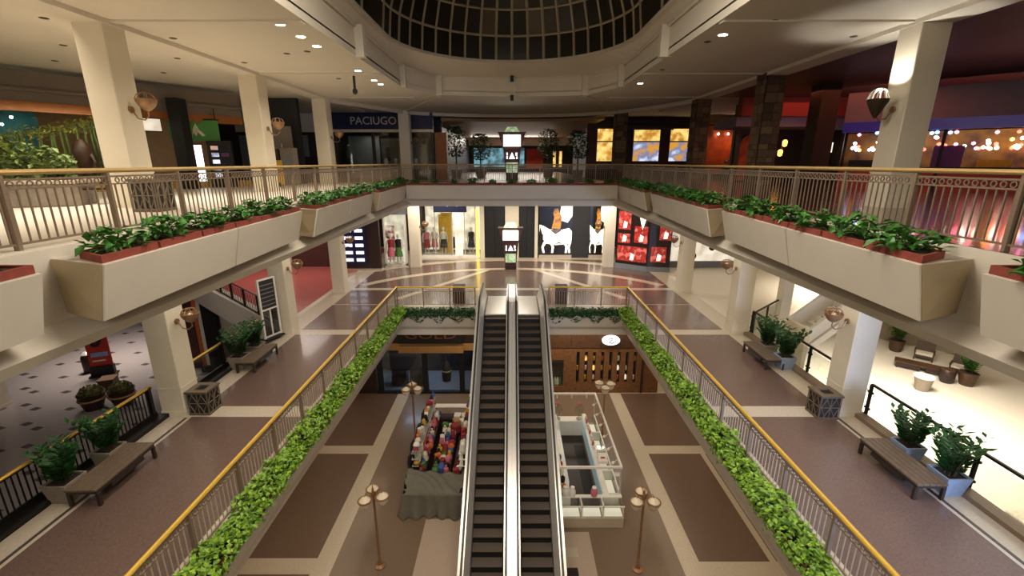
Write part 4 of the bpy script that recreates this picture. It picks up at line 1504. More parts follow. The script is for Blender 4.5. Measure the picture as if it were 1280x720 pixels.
struct(bx(-11, -8.7, YS - .1, YS + .2, L1, SOF2).obj('wall_far', 'espresso'))
struct(bx(-1.75, 1.8, YS, YS + .2, L1, SOF2).obj('wall_far', 'walnut'))
struct(bx(9.4, 11, YS, YS + .2, L1, SOF2).obj('wall_far', 'plaster'))


# ---------------------------------------------------------------- court lamp posts: three hanging bowls each
def lamp_post(label, x, y, rz=0.):
    t = thing('lamp_post', label, 'lamp', (x, y, L1 + .006), rz, 'three-bowl lamp posts of the lower court')
    MB().lathe([(.2, 0), (.2, .05), (.09, .1), (.045, .3), (.045, 3.1), (.07, 3.14), (.03, 3.4), (.0, 3.5)], 10).obj('pole', 'sconce', t, smooth=True)
    for k in range(3):
        a = R(100 + 120 * k)
        c, s = math.cos(a), math.sin(a)
        ar = MB().tube([(0, 0, 3.0), (.14 * c, .14 * s, 3.3), (.28 * c, .28 * s, 3.38), (.34 * c, .34 * s, 3.24)], .018, 6).obj('arm', 'sconce', t)
        bowl = MB().lathe([(.02, -.34), (.1, -.3), (.19, -.16), (.24, .02), (.23, .02), (.17, -.14), (.02, -.3)], 14, (.34 * c, .34 * s, 3.1)).obj('bowl', 'opal', t, smooth=True)
        MB().lathe([(.21, 0), (.2, .03), (.12, .1), (.04, .16)], 14, (.34 * c, .34 * s, 3.1)).obj('cap', 'opal', bowl, smooth=True)
        MB().lathe([(.25, .0), (.255, .02), (.25, .04)], 14, (.34 * c, .34 * s, 3.09)).obj('rim', 'sconce', bowl)
    return t


lamp_post('lamp post with three opal bowls in front of the cloth-covered kiosk', -4.88, 13.4, R(10))
lamp_post('lamp post with three opal bowls in front of the white kiosk', 4.6, 13.25, R(-10))
lamp_post('lamp post with three opal bowls behind the cloth-covered kiosk', -5.2, 21.3)
lamp_post('lamp post with three opal bowls behind the white kiosk', 4.9, 21.6, R(40))

# ---------------------------------------------------------------- cloth-covered merchandise kiosk
KX0, KX1, KY0, KY1 = -4.5, -2.05, 15.9, 22.4
k_ = thing('market_kiosk', 'open merchandise kiosk half covered by a grey cloth, left of the escalators', 'kiosk', ((KX0 + KX1) / 2, (KY0 + KY1) / 2, L1 + .006))
cx, cy = (KX0 + KX1) / 2, (KY0 + KY1) / 2
hx, hy = (KX1 - KX0) / 2, (KY1 - KY0) / 2
bx(-hx, -hx + .6, -hy, hy, 0, .95).obj('counter', 'espresso', k_)
bx(hx - .55, hx, -hy, hy, 0, .95).obj('counter', 'espresso', k_)
bx(-hx + .6, hx - .55, -hy, -hy + .6, 0, .95).obj('counter', 'espresso', k_)
bx(-hx + .6, hx - .55, hy - .6, hy, 0, .95).obj('counter', 'espresso', k_)
for x in (-hx + .1, hx - .1):
    for y in (-hy + 1.6, 0, hy - .1):
        bx(x - .04, x + .04, y - .04, y + .04, .95, 1.9).obj('upright', 'blackmetal', k_)
for z in (1.25, 1.6, 1.9):
    bx(-hx + .02, -hx + .32, -hy + 1.5, hy, z, z + .03).obj('shelf', 'steel', k_)
    bx(hx - .32, hx - .02, -hy + 1.5, hy, z, z + .03).obj('shelf', 'white', k_)
bx(-hx, hx, hy - .35, hy, 1.5, 1.55).obj('shelf', 'white', k_)
q_ = random.Random(12)
goods_mats = ['redcloth', 'orangecloth', 'yellowcloth', 'creamcloth', 'white', 'blackcloth', 'purplecloth', 'bluecloth', 'pinkcloth', 'greencloth', 'blackcloth', 'creamcloth', 'redcloth']
toy = [MB().lathe([(.03, 0), (.1, .03), (.12, .12), (.08, .2), (.09, .26), (.07, .34), (.02, .38)], 9),
       MB().box(-.1, .1, -.07, .07, 0, .26), MB().lathe([(.09, 0), (.09, .2), (.04, .24), (.04, .32)], 9),
       MB().lathe([(.02, 0), (.11, .06), (.13, .13), (.1, .2), (.02, .25)], 9)]
toy_n = ['doll', 'box', 'bottle', 'ball']
meshes = {}
cols = {'redcloth': 'red', 'orangecloth': 'orange', 'yellowcloth': 'yellow', 'creamcloth': 'cream', 'white': 'white', 'blackcloth': 'black', 'purplecloth': 'purple', 'bluecloth': 'blue', 'pinkcloth': 'pink', 'greencloth': 'green'}
rows = [('on the left counter', -hx + .45, .95, -hy + 1.25, hy - .2, 19), ('on the left lower shelf', -hx + .17, 1.28, -hy + 1.6, hy - .1, 15), ('on the left upper shelf', -hx + .17, 1.93, -hy + 1.6, hy - .1, 15),
        ('on the right counter', hx - .4, .95, -hy + 1.3, hy - .7, 15), ('on the right upper shelf', hx - .17, 1.93, -hy + 1.6, hy - .1, 15)]
for desc, x, z, ya, yb, cnt_ in rows:
    for k in range(cnt_):
        m_, g_ = q_.choice(goods_mats), q_.randrange(4)
        key = (m_, g_)
        if key not in meshes:
            meshes[key] = MB().add(toy[g_].v, toy[g_].f).mesh(toy_n[g_], m_, smooth=g_ != 1)
        o = put(meshes[key], 'toy_' + toy_n[g_], None, (cx + x + q_.uniform(-.06, .06), cy + ya + (yb - ya) * k / (cnt_ - 1), L1 + .006 + z), (0, 0, q_.uniform(0, 6)), (q_.uniform(1.0, 1.5),) * 3)
        tag(o, '%s %s %s of the covered kiosk, %s from the near end' % (cols[m_], toy_n[g_], desc, ORD[k] if k else 'first'), 'merchandise', 'merchandise %s of the covered kiosk' % desc)
# more stock: hanging black garments, stacked boxes, a bust, a long grey awning rail
t = thing('display_island', 'low dark display island piled with goods in the middle of the covered kiosk', 'display', (cx + .05, cy + .1, L1 + .006))
bx(-.35, .35, -1.9, 1.9, 0, .8).obj('island_body', 'espresso', t)
bx(-.4, .4, -1.95, 1.95, .8, .85).obj('island_top', 'walnut', t)
isl = 0
for r_ in range(3):
    for k in range(13):
        m_, g_ = q_.choice(goods_mats), q_.randrange(4)
        key = (m_, g_)
        if key not in meshes:
            meshes[key] = MB().add(toy[g_].v, toy[g_].f).mesh(toy_n[g_], m_, smooth=g_ != 1)
        o = put(meshes[key], 'toy_' + toy_n[g_], None, (cx - .2 + .25 * r_, cy - 1.65 + .29 * k, L1 + .858), (0, 0, q_.uniform(0, 6)), (q_.uniform(1.0, 1.5),) * 3)
        tag(o, '%s %s on the middle island of the covered kiosk, %s in the %s row' % (cols[m_], toy_n[g_], ORD[k] if k else 'first', ('left', 'middle', 'right')[r_]), 'merchandise', 'merchandise on the middle island of the covered kiosk')
for k in range(7):
    t = thing('hanging_bag', '%s black bag hanging left of the covered kiosk, %s from the near end' % (('large', 'small')[k % 2], ORD[k] if k else 'first'), 'bag', (KX0 - .14, KY0 + 1.9 + k * .66, L1 + .95 + .25 * (k % 2)), 0, 'black bags on the left side of the covered kiosk')
    MB().lathe([(.05, 0), (.24, .05), (.27, .3), (.2, .55), (.06, .62)], 10, sx=.5).obj('body', 'blackcloth', t, smooth=True)
    MB().tube([(0, -.12, .5), (.02, -.08, .75), (.05, 0, .82), (.02, .08, .75), (0, .12, .5)], .015, 5).obj('strap', 'charcoal', t)
for k in range(5):
    o = bx(-.17, .17, -.2, .2, 0, .42).obj('goods_box', ('white', 'creamcloth', 'tan', 'white', 'redcloth')[k], None, bevel=.01, loc=(cx + .35 + .38 * (k % 2), cy + hy - .8 - .5 * (k // 2), L1 + .96), rot=(0, 0, .2 * k))
    tag(o, '%s goods box at the far right corner of the covered kiosk' % ('tall white', 'cream', 'tan', 'slightly turned white', 'red')[k], 'box', 'goods boxes at the far right corner of the covered kiosk')
bx(-hx + .1, -hx + .3, -hy + 1.4, hy - .1, 2.02, 2.1).obj('top_rail', 'grey', k_)
# the grey cloth: draped over the near end, falling in folds to the floor
g = bpy.data.meshes.new('cloth_cover')
vs, fs = [], []
NU, NV = 150, 30
for i in range(NU + 1):
    u = i / NU
    # outline point walking round the near end: right side -> front -> left side
    per = [(hx + .05, .2), (hx + .05, -hy - .08), (-hx - .1, -hy - .08), (-hx - .1, .6)]
    seg = [math.dist(per[a], per[a + 1]) for a in range(3)]
    d = u * sum(seg)
    a = 0
    while a < 2 and d > seg[a]:
        d -= seg[a]
        a += 1
    f_ = d / seg[a]
    px, py = per[a][0] + (per[a + 1][0] - per[a][0]) * f_, per[a][1] + (per[a + 1][1] - per[a][1]) * f_
    nx, ny = ((1, 0), (0, -1), (-1, 0))[a]
    for j in range(NV + 1):
        v = j / NV
        if v < .4:                      # lies across the top
            w = v / .4
            tx, ty = px * (.35 + .65 * w), py * (.5 + .5 * w)
            tz = 1.35 + .16 * math.sin(tx * 2.2 + ty * 1.4) + .06 * math.sin(tx * 15 + ty * 9 + 2 * math.sin(tx * 4)) - .25 * w
            if a == 1:
                ty = -hy + (1 - w) * 1.15
                tx = px
        else:
            w = (v - .4) / .6
            fold = (.06 + .15 * w) * (abs(math.sin(u * 47 + 1.1 * math.sin(u * 13))) ** 1.5 - .5) + .05 * math.sin(u * 31 + w * 2)
            fl = .1 * w * w + fold * w ** .6
            tx, ty = px + nx * fl, py + ny * fl
            tz = 1.1 * (1 - w) + .012
        if a != 1 and v < .4:           # the long sides only hang over the counter edge
            tx = px - nx * .25 * (1 - v / .4)
            ty = py
            tz = 1.0 + .1 * math.sin(u * 40) * (v / .4)
        vs.append((tx, ty, tz))
for i in range(NU):
    for j in range(NV):
        a = i * (NV + 1) + j
        fs.append((a, a + 1, a + NV + 2, a + NV + 1))
g.from_pydata(vs, [], fs)
g.shade_smooth()
g.materials.append(M['cloth'])
o = put(g, 'cloth_cover', None, (cx, cy, L1 + .006))
tag(o, 'crumpled grey cloth draped over the near end of the merchandise kiosk', 'cloth')
sol = o.modifiers.new('thickness', 'SOLIDIFY')
sol.thickness = .012

# ---------------------------------------------------------------- white glass kiosk
KX0, KX1, KY0, KY1 = 1.95, 4.55, 15.2, 22.2
cx, cy, hx, hy = (KX0 + KX1) / 2, (KY0 + KY1) / 2, (KX1 - KX0) / 2, (KY1 - KY0) / 2
k_ = thing('counter_kiosk', 'white ring-shaped kiosk with glass display counters, right of the escalators', 'kiosk', (cx, cy, L1 + .006))
M['trayglow'] = em('glowing_tray', '#e9e2d2', .55)  # white trays made to glow slightly so the cases look bright
M['kioskbase'] = pm('kiosk_base', '#b9ab92', .5, nscale=5, namt=.06)
bx(-hx, hx, -hy, -hy + .7, 0, .5).obj('counter_base', 'kioskbase', k_, bevel=.02)
bx(hx - .7, hx, -hy + .7, hy, 0, .5).obj('counter_base', 'kioskbase', k_, bevel=.02)
bx(-hx, -hx + .5, -hy + .7, hy, 0, .5).obj('counter_base', 'kioskbase', k_, bevel=.02)
bx(-hx + .5, hx - .7, hy - .5, hy, 0, .9).obj('back_counter', 'white', k_, bevel=.02)
for k in range(3):
    w = 2 * hx / 3
    x0 = -hx + k * w
    c = bx(x0 + .03, x0 + w - .03, -hy + .02, -hy + .66, .5, 1.0).obj('display_case', 'glass', k_)
    bx(x0 + .06, x0 + w - .06, -hy + .06, -hy + .6, .52, .56).obj('glow_tray', 'trayglow', c)
    bx(x0, x0 + .04, -hy, -hy + .7, .5, 1.04).obj('case_frame', 'white', k_)
bx(-hx, hx, -hy + .55, -hy + .7, 1.0, 1.05).obj('worktop', 'white', k_)
bx(-hx, hx, -hy, -hy + .05, 1.0, 1.04).obj('case_rail', 'white', k_)
for k in range(4):
    y0 = -hy + .8 + k * 1.5
    c = bx(hx - .68, hx - .02, y0 + .03, y0 + 1.45, .5, 1.0).obj('display_case', 'glass', k_)
    bx(hx - .64, hx - .06, y0 + .06, y0 + 1.4, .52, .56).obj('glow_tray', 'trayglow', c)
    bx(hx - .7, hx, y0 - .02, y0 + .02, .5, 1.03).obj('case_frame', 'white', k_)
bx(hx - .72, hx - .5, -hy + .7, hy, 1.0, 1.05).obj('worktop', 'white', k_)
bx(hx - .05, hx, -hy + .7, hy, 1.0, 1.04).obj('case_rail', 'white', k_)
bx(-hx, -hx + .5, -hy + .7, hy, .5, 1.02).obj('side_cabinet', 'white', k_)
M['palecyan'] = em('pale_cyan_light', '#b6cdd2', .18)
bx(hx - .76, hx - .72, -hy + .9, hy - .3, .3, 1.0).obj('light_panel', 'palecyan', k_)
bx(-hx + .5, -hx + .54, -hy + 1.5, hy - .5, .3, 1.0).obj('light_panel', 'palecyan', k_)
bx(-hx + .5, hx - .76, -hy + .75, hy - .5, 0, .01).obj('mat', 'espresso', k_)
bx(hx - 1.3, hx - .8, -hy + .75, hy - 1.4, .01, .02).obj('mat', 'black', k_)
for x in (-hx + .04, hx - .04):
    for y in (-hy + .8, hy - .04):
        bx(x - .035, x + .035, y - .035, y + .035, .5, 2.3).obj('upright', 'steel', k_)
bx(-hx, hx, -hy + .76, -hy + .84, 2.24, 2.34).obj('top_beam', 'white', k_)
bx(-hx, hx, hy - .08, hy, 2.24, 2.34).obj('top_beam', 'white', k_)
bx(hx - .08, hx, -hy + .84, hy - .08, 2.24, 2.34).obj('top_beam', 'white', k_)
bx(-hx, -hx + .08, -hy + .84, hy - .08, 2.24, 2.34).obj('top_beam', 'white', k_)
for k in range(6):
    y = -hy + 1.4 + k * .95
    l = MB().rod((hx - .05, y, 2.24), (hx - .2, y, 2.1), .012, 5).obj('spot_arm', 'white', k_)
    MB().rod((hx - .2, y, 2.12), (hx - .28, y, 2.04), .05, 8, .07).obj('spot_head', 'white', l)
for k in range(3):
    x = -hx + .5 + k * .8
    MB().rod((x, hy - .04, 2.24), (x, hy - .1, 2.05), .03, 6).obj('spot_arm', 'white', k_)
q_ = random.Random(5)
its = [('white cash register with a red label on the right counter of the white kiosk', 'cash_register', hx - .35, -hy + 2.4, .18), ('white paper cup on the front counter of the white kiosk', 'paper_cup', .35, -hy + .62, 0)]
t = thing('cash_register', 'white cash register with a red label on the right counter of the white kiosk', 'register', (cx + hx - .36, cy - hy + 2.9, L1 + 1.056))
bx(-.22, .22, -.2, .2, 0, .12).obj('drawer', 'white', t)
MB().loft([(-.2, -.15), (.2, -.15), (.2, .2), (-.2, .2)], .12, [(-.2, .05), (.2, .05), (.2, .2), (-.2, .2)], .3).obj('keypad', 'white', t)
bx(-.1, .1, -.1, .0, .2, .235).obj('label_plate', 'redpaint', t)
for k in range(3):
    x, y = ((-hx + .25, -hy + .64), (-hx + .55, -hy + .62), (.15, -hy + .62))[k]
    t = thing('glass_jar', ('white lidded jar at the left end of the front counter, white kiosk', 'short white jar beside the left jar of the front counter, white kiosk', 'pale pink jar in the middle of the front counter, white kiosk')[k], 'jar', (cx + x, cy + y, L1 + 1.056))
    MB().lathe([(.11, 0), (.14, .1), (.14, .3 - .08 * k % .1), (.08, .38)], 12).obj('jar', 'pinkcloth' if k == 2 else 'white', t, smooth=True)
    MB().lathe([(.09, .38), (.09, .43), (.03, .46)], 12).obj('lid', 'white', t, smooth=True)
for k in range(2):
    t = thing('bubble_dispenser', 'tall clear dispenser with a pink top, back counter of the white kiosk, %s one' % ('left', 'right')[k], 'dispenser', (cx - hx + .55 + 1.15 * k, cy + hy - .3, L1 + .906))
    MB().lathe([(.14, 0), (.14, .06), (.05, .1), (.05, .2), (.2, .34), (.24, .6), (.18, .84), (.08, .9)], 14).obj('globe', 'glass', t, smooth=True)
    MB().lathe([(.1, .9), (.12, .96), (.03, 1.04)], 12).obj('cap', 'pinkcloth', t, smooth=True)
    MB().lathe([(.13, .0), (.15, .05), (.05, .11)], 12).obj('foot', 'steel', t)
for k in range(9):
    y = -hy + 3.8 + k * .32
    o = MB().lathe([(.06, 0), (.07, .16), (.03, .2), (.03, .26)], 9).obj('bottle', ('white', 'pinkcloth', 'creamcloth')[k % 3], None, smooth=True, loc=(cx + hx - .58, cy + y, L1 + 1.056))
    tag(o, '%s bottle on the right worktop of the white kiosk, %s from the near end' % (('white', 'pink', 'cream')[k % 3], ORD[k] if k else 'first'), 'bottle', 'bottles on the right worktop of the white kiosk')
for k in range(5):
    o = MB().lathe([(.08, 0), (.1, .1), (.1, .24), (.04, .32)], 9).obj('bottle', ('orangecloth', 'blackcloth', 'white', 'redcloth', 'bluecloth')[k], None, smooth=True, loc=(cx - hx + .25, cy - hy + 1.0 + k * .5, L1 + 1.026))
    tag(o, '%s bottle on the left cabinet of the white kiosk' % ('orange', 'black', 'white', 'red', 'blue')[k], 'bottle', 'bottles on the left cabinet of the white kiosk')
# hatch in the floor beside the escalator
h_ = thing('floor_hatch', 'dark square hatch in the floor right of the escalators', 'hatch', (2.2, 13.1, L1 + .008))
bx(-.22, .22, -.22, .22, 0, .01).obj('plate', 'espresso', h_)
for k in range(4):
    bx(-.2, .2, -.18 + k * .1, -.13 + k * .1, .01, .016).obj('rib', 'black', h_)
h_ = thing('floor_hatch', 'faint pale square hatch in the pool of light, behind the dark one', 'hatch', (2.3, 14.0, L1 + .008))
bx(-.22, .22, -.22, .22, 0, .01).obj('plate', 'cream', h_)


# ---------------------------------------------------------------- side halls at court level
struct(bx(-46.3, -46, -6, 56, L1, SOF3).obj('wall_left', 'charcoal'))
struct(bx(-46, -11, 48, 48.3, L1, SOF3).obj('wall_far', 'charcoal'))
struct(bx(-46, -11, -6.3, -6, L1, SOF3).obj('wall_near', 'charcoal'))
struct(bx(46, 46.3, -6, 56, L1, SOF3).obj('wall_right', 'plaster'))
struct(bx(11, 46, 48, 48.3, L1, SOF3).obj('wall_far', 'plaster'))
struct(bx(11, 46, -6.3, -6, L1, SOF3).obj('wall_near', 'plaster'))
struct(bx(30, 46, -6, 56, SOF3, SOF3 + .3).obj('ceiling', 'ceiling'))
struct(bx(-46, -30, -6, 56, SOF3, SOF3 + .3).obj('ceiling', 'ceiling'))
# walls of the court under the galleries
for s in (-1, 1):
    a, b = sorted((s * 10.9, s * 11.1))
    struct(bx(a, b, -6, 12.5, L1, SOF2).obj('wall_left' if s < 0 else 'wall_right', 'plaster'))
    struct(bx(a, b, 13.2, 30, L1, SOF2).obj('wall_left' if s < 0 else 'wall_right', 'plaster'))

# red sign board on a black stand
t = thing('sign_stand', 'red notice board with a black emblem on a black stand, left hall', 'sign', (-28.6, 29.0, L1), R(24))
bx(-.75, .75, -.35, .35, 0, .12).obj('base', 'black', t)
bx(-.65, .65, -.2, .2, .12, .75).obj('stand', 'black', t)
bx(-.62, .62, -.06, .06, .75, 3.1).obj('board', 'redpaint', t)
poly([(-.35, 2.3), (-.2, 2.55), (-.05, 2.4), (.1, 2.6), (.38, 2.75), (.25, 2.45), (.12, 2.2), (-.15, 2.15)], -.06).obj('emblem', 'black', t)
M['bluecard'] = pm('blue_card', '#7f9fd0', .5, nscale=3)
bx(-.45, .5, -.075, -.06, 1.45, 1.75).obj('text_strip', 'bluecard', t)
bx(-.42, .3, -.075, -.06, 1.1, 1.2).obj('text_strip', 'creamcloth', t)
t = thing('litter_bin', 'dark round bin with a pale top beside the red notice board', 'bin', (-30.1, 29.6, L1))
MB().lathe([(.3, 0), (.36, .1), (.38, 1.1), (.3, 1.3)], 14).obj('body', 'espresso', t, smooth=True)
MB().lathe([(.3, 1.3), (.34, 1.34), (.2, 1.5), (.04, 1.55)], 14).obj('dome_lid', 'steel', t, smooth=True)
t = thing('stool_table', 'small brown crate between the red board and the clipped shrubs', 'crate', (-26.2, 26.7, L1), R(20))
bx(-.4, .4, -.4, .4, .0, .9).obj('body', 'walnut', t)
bx(-.44, .44, -.44, .44, .9, .97).obj('top', 'oak', t)


def moss(seed):
    def bf(q):
        a, u = q.uniform(0, 6.283), q.random()
        z = q.uniform(0, 1)
        r = .62 * math.sqrt(max(0, 1 - (z * .9) ** 2)) * (.85 + .15 * u)
        return (r * math.cos(a), r * math.sin(a), z * .5), (math.cos(a), math.sin(a), z)
    return leaf_cloud(420, bf, .12, seed, wide=.7)


M['mossleaf'] = pm('moss_green', '#6f6a2c', .7, nscale=6, col2='#3f3e1c')
for k, (x, y) in enumerate(((-25.4, 24.6), (-24.0, 25.1))):
    t = thing('potted_shrub', ('round dark tub with a clipped moss-green shrub, nearer the red board', 'round dark tub with a clipped moss-green shrub, nearer the pale column')[k], 'plant', (x, y, L1))
    MB().lathe([(.45, 0), (.6, .5), (.66, .95), (.7, 1.0), (.62, 1.0), (.6, .9), (.02, .9)], 18).obj('tub', 'espresso', t, smooth=True)
    MB().lathe([(.69, .62), (.71, .66), (.69, .72)], 18).obj('band', 'tan', t)
    moss(k).obj('foliage', 'mossleaf', t, loc=(0, 0, .95))
    MB().lathe([(.5, .85), (.52, 1.1), (.3, 1.35), (.02, 1.4)], 12).obj('crown_core', 'mossleaf', t, smooth=True)
# brown panel, orange banner and white panel beyond the near left column
struct(bx(-24.0, -22.2, 30.2, 30.5, L1, SOF3).obj('wall_left', 'maroon'))
t = thing('tall_banner', 'tall orange and white banner beside the black column, left hall', 'banner', (-21.7, 29.6, L1))
bx(-.28, 0, -.03, .03, .5, 6.6).obj('orange_strip', 'orangecloth', t)
bx(.02, .34, -.03, .03, .5, 6.6).obj('white_strip', 'white', t)
bx(-.3, .36, -.2, .2, 0, .5).obj('base', 'charcoal', t)
struct(MB().loft([(-12.4, 22.4), (-12.2, 22.6), (-20.0, 29.7), (-20.2, 29.5)], L1, None, SOF2).obj('wall_left', 'plaster'))
t = thing('triangular_hoarding', 'dark maroon triangular hoarding under the slanting railing', 'hoarding', (-16.8, 25.7, L1), math.atan2(7.1, -7.8))
MB().add([(-1.8, .3, 1.2), (1.8, .3, 1.2), (1.8, .3, 4.4), (-1.8, .22, 1.2), (1.8, .22, 1.2), (1.8, .22, 4.4)], [(0, 1, 2), (3, 5, 4), (0, 3, 4, 1), (1, 4, 5, 2), (2, 5, 3, 0)]).obj('board', 'maroon', t)
# framed stand by the second left column
t = thing('display_stand', 'white framed display stand with two glazed panels by the second left column', 'stand', (-10.62, 18.85, L2 + .1), R(70))
for x in (-.42, .42):
    bx(x - .04, x + .04, -.04, .04, 0, 2.7).obj('upright', 'white', t)
for z in (.08, 1.3, 2.64):
    bx(-.42, .42, -.035, .035, z, z + .07).obj('crossbar', 'white', t)
bx(-.4, .4, -.012, .012, 1.37, 2.64).obj('panel', 'charcoal', t)
bx(-.4, .4, -.012, .012, .15, 1.3).obj('panel', 'glassdark', t)
for k in range(6):
    bx(-.34, .34, -.02, -.012, 1.5 + k * .18, 1.54 + k * .18).obj('louvre', 'grey', t)
bx(-.03, .03, -.03, .03, .15, 1.3).obj('divider', 'white', t)
bx(-.46, .46, -.2, .2, 0, .06).obj('foot', 'blackmetal', t)

# ---- right hall: lounge corner
def armchair(label, x, y, rz):
    t = thing('wicker_armchair', label, 'chair', (x, y, L1), rz, 'wicker armchairs of the lounge corner')
    bx(-.55, .55, -.5, .5, .3, .42).obj('seat', 'chair', t)
    bx(-.5, .5, -.48, .4, .42, .56).obj('cushion', 'creamcloth', t, bevel=.03)
    MB().sweep_x(-.55, .55, [(.4, .42), (.52, .42), (.68, 1.25), (.58, 1.27)]).obj('backrest', 'chair', t)
    for k in range(7):
        bx(-.5 + k * .16, -.43 + k * .16, .38, .41, .5, 1.1).obj('back_slat', 'walnut', t, rot=(R(-10), 0, 0), loc=(0, .06, .05))
    for s in (-1, 1):
        bx(s * .55 - .05, s * .55 + .05, -.48, .48, .62, .7).obj('armrest', 'chair', t)
        for yy in (-.44, .44):
            bx(s * .52 - .04, s * .52 + .04, yy - .04, yy + .04, 0, .62).obj('leg', 'walnut', t)
    return t


LC = (28.0, 29.7)
armchair('brown wicker armchair, left of the two behind the lounge table', 31.2, 31.7, R(-44))
armchair('brown wicker armchair, right of the two behind the lounge table', 31.7, 29.3, R(-52))
t = thing('coffee_table', 'low dark two-part lounge table on the bright floor of the right hall', 'table', (29.4, 29.7, L1), R(-42))
bx(-1.6, 1.6, -.45, .45, .42, .5).obj('tabletop', 'walnut', t)
bx(-1.5, -.15, -.4, .4, .05, .42).obj('drawer_block', 'espresso', t)
bx(.15, 1.5, -.4, .4, .05, .42).obj('drawer_block', 'espresso', t)
for x in (-1.4, 1.4):
    for y in (-.38, .38):
        bx(x - .05, x + .05, y - .05, y + .05, 0, .42).obj('leg', 'espresso', t)
palm = tall_leaves(77, 30, 1.25, 'leaf', .75, .1)
potted('bushy palm in a brown basket pot left of the wicker armchairs', 30.4, 33.3, L1, 'walnut', f=palm, potshape='round', w=.5, h=.9, fs=1.5)
potted('bushy palm in a brown basket pot right of the wicker armchairs', 30.5, 27.6, L1, 'walnut', f=palm, potshape='round', w=.5, h=.9, fs=1.5, k=2)
t = thing('round_pot', 'empty dark round pot beside the right palm of the lounge corner', 'pot', (29.5, 28.0, L1))
MB().lathe([(.3, 0), (.42, .3), (.44, .75), (.36, .9), (.3, .9), (.34, .7), (.02, .6)], 14).obj('body', 'espresso', t, smooth=True)
MB().lathe([(.37, .86), (.4, .9), (.37, .94)], 14).obj('rim', 'walnut', t)
t = thing('planter_tub', 'pale tapered tub standing on the bright floor in front of the lounge table', 'tub', (26.9, 26.9, L1))
MB().lathe([(.36, 0), (.5, .85), (.54, .95), (.46, .95), (.42, .8), (.02, .75)], 16).obj('tub', 'stonepot', t, smooth=True)
MB().lathe([(.54, .9), (.57, .95), (.54, 1.0)], 16).obj('rim', 'white', t)
# curtain wall slanting behind the lounge
cw = MB()
N_ = 120
pts = []
for i in range(N_ + 1):
    u = i / N_
    x, y = 21 + 25 * u, 46 - 25 * u
    f_ = .14 * math.sin(i * 1.35)
    pts.append((x + f_ * .7, y + f_ * .7))
vs = [(x, y, L1 + .02) for x, y in pts] + [(x, y, SOF3 - .1) for x, y in pts]
cw.add(vs, [(i, i + 1, N_ + 2 + i, N_ + 1 + i) for i in range(N_)])
o = cw.obj('curtain_wall', 'curtain', smooth=True)
o['kind'] = 'structure'
t = thing('bench', 'pale cube seat by the glass railing at the right edge, right hall', 'seat', (20.6, 14.8, L1))
bx(-.6, .6, -.6, .6, 0, .7).obj('cube', 'white', t, bevel=.04)
bx(-.55, .55, -.55, .55, .7, .78).obj('cushion', 'creamcloth', t, bevel=.03)
# white stair flank rising behind the far right bench, shop front under it
st = thing('staircase', 'white-sided stair rising to the right behind the far right bench', 'stair', (14.2, 20.2, L1))
for k in range(20):
    bx(.2 + k * .3, .2 + (k + 1) * .3 + .02, .2, 1.6, 5.9 + k * .26, 6.1 + k * .26).obj('stair_step', 'white', st)
for y in (.0, 1.6):
    MB().add([(0, y, 5.5), (6.2, y, 11.0), (6.2, y, 12.2), (0, y, 6.75), (0, y + .2, 5.5), (6.2, y + .2, 11.0), (6.2, y + .2, 12.2), (0, y + .2, 6.75)],
             [(0, 1, 2, 3), (7, 6, 5, 4), (0, 4, 5, 1), (1, 5, 6, 2), (2, 6, 7, 3), (3, 7, 4, 0)]).obj('stringer', 'white', st)
MB().add([(0, -.06, 5.95), (6.2, -.06, 11.45), (6.2, -.06, 11.55), (0, -.06, 6.05), (0, 0, 5.95), (6.2, 0, 11.45), (6.2, 0, 11.55), (0, 0, 6.05)],
         [(0, 1, 2, 3), (7, 6, 5, 4), (0, 4, 5, 1), (1, 5, 6, 2), (2, 6, 7, 3), (3, 7, 4, 0)]).obj('stringer_moulding', 'cream', st)
bx(-.2, 0, .0, 1.8, 0, 6.75).obj('end_pier', 'plaster', st)
t = thing('storefront', 'dark-framed lit window below the white stair, right hall', 'shop', (17.5, 21.5, L1), R(-48 + 90 - 2))
bx(-2.6, 2.6, 0, .2, 0, 3.8).obj('lit_wall', 'winwhite', t)
for x in (-2.6, -1.3, 0, 1.3, 2.5):
    bx(x, x + .12, -.1, 0, 0, 3.8).obj('frame', 'black', t)
bx(-2.6, 2.62, -.12, 0, 3.0, 3.3).obj('transom', 'black', t)
bx(-2.6, 2.62, -.12, 0, 3.7, 3.9).obj('transom', 'black', t)


# ---------------------------------------------------------------- top gallery, left: shops
ZG = L3 + .006
# slanting shop front: orange band, mural, bamboo screen, green banner
p0, p1 = (-22.0, 12.6), (-13.8, 24.6)
ang = math.atan2(p1[1] - p0[1], p1[0] - p0[0])
Ls = math.dist(p0, p1)
sf = thing('storefront', 'jungle-themed open shop front with an orange band over the top, left', 'shop', (p0[0], p0[1], ZG), ang)
bx(0, Ls, 0, .4, 3.05, 3.4).obj('orange_band', 'orange', sf)
bx(0, Ls, .05, .4, 3.4, CEIL - ZG - .16).obj('header', 'headerpaint', sf)
bx(0, Ls, -.12, .3, 3.75, 3.85).obj('cornice', 'headerpaint', sf)
bx(0, Ls, -.06, .3, 0, .3).obj('yellow_base', 'brass', sf)
M['tealdeep'] = pm('teal_mural', '#0e4250', .6, nscale=1.1, col2='#3f9fae')
area('mural_light', (-20.6, 16.6, ZG + 3.1), 3, 1, 60, (.6, .95, 1.0))
area('bamboo_fill', (-17.2, 18.2, ZG + 3.0), 3, .3, 40, (1, .95, .75), (R(25), 0, ang))  # added light without a lamp of its own, brightens the bamboo
bx(-2, 7.6, 3.4, 3.5, 0, 3.4).obj('mural', 'tealdeep', sf)
bx(7.6, Ls, 4.4, 4.5, 0, 3.4).obj('back_wall', 'tan', sf)
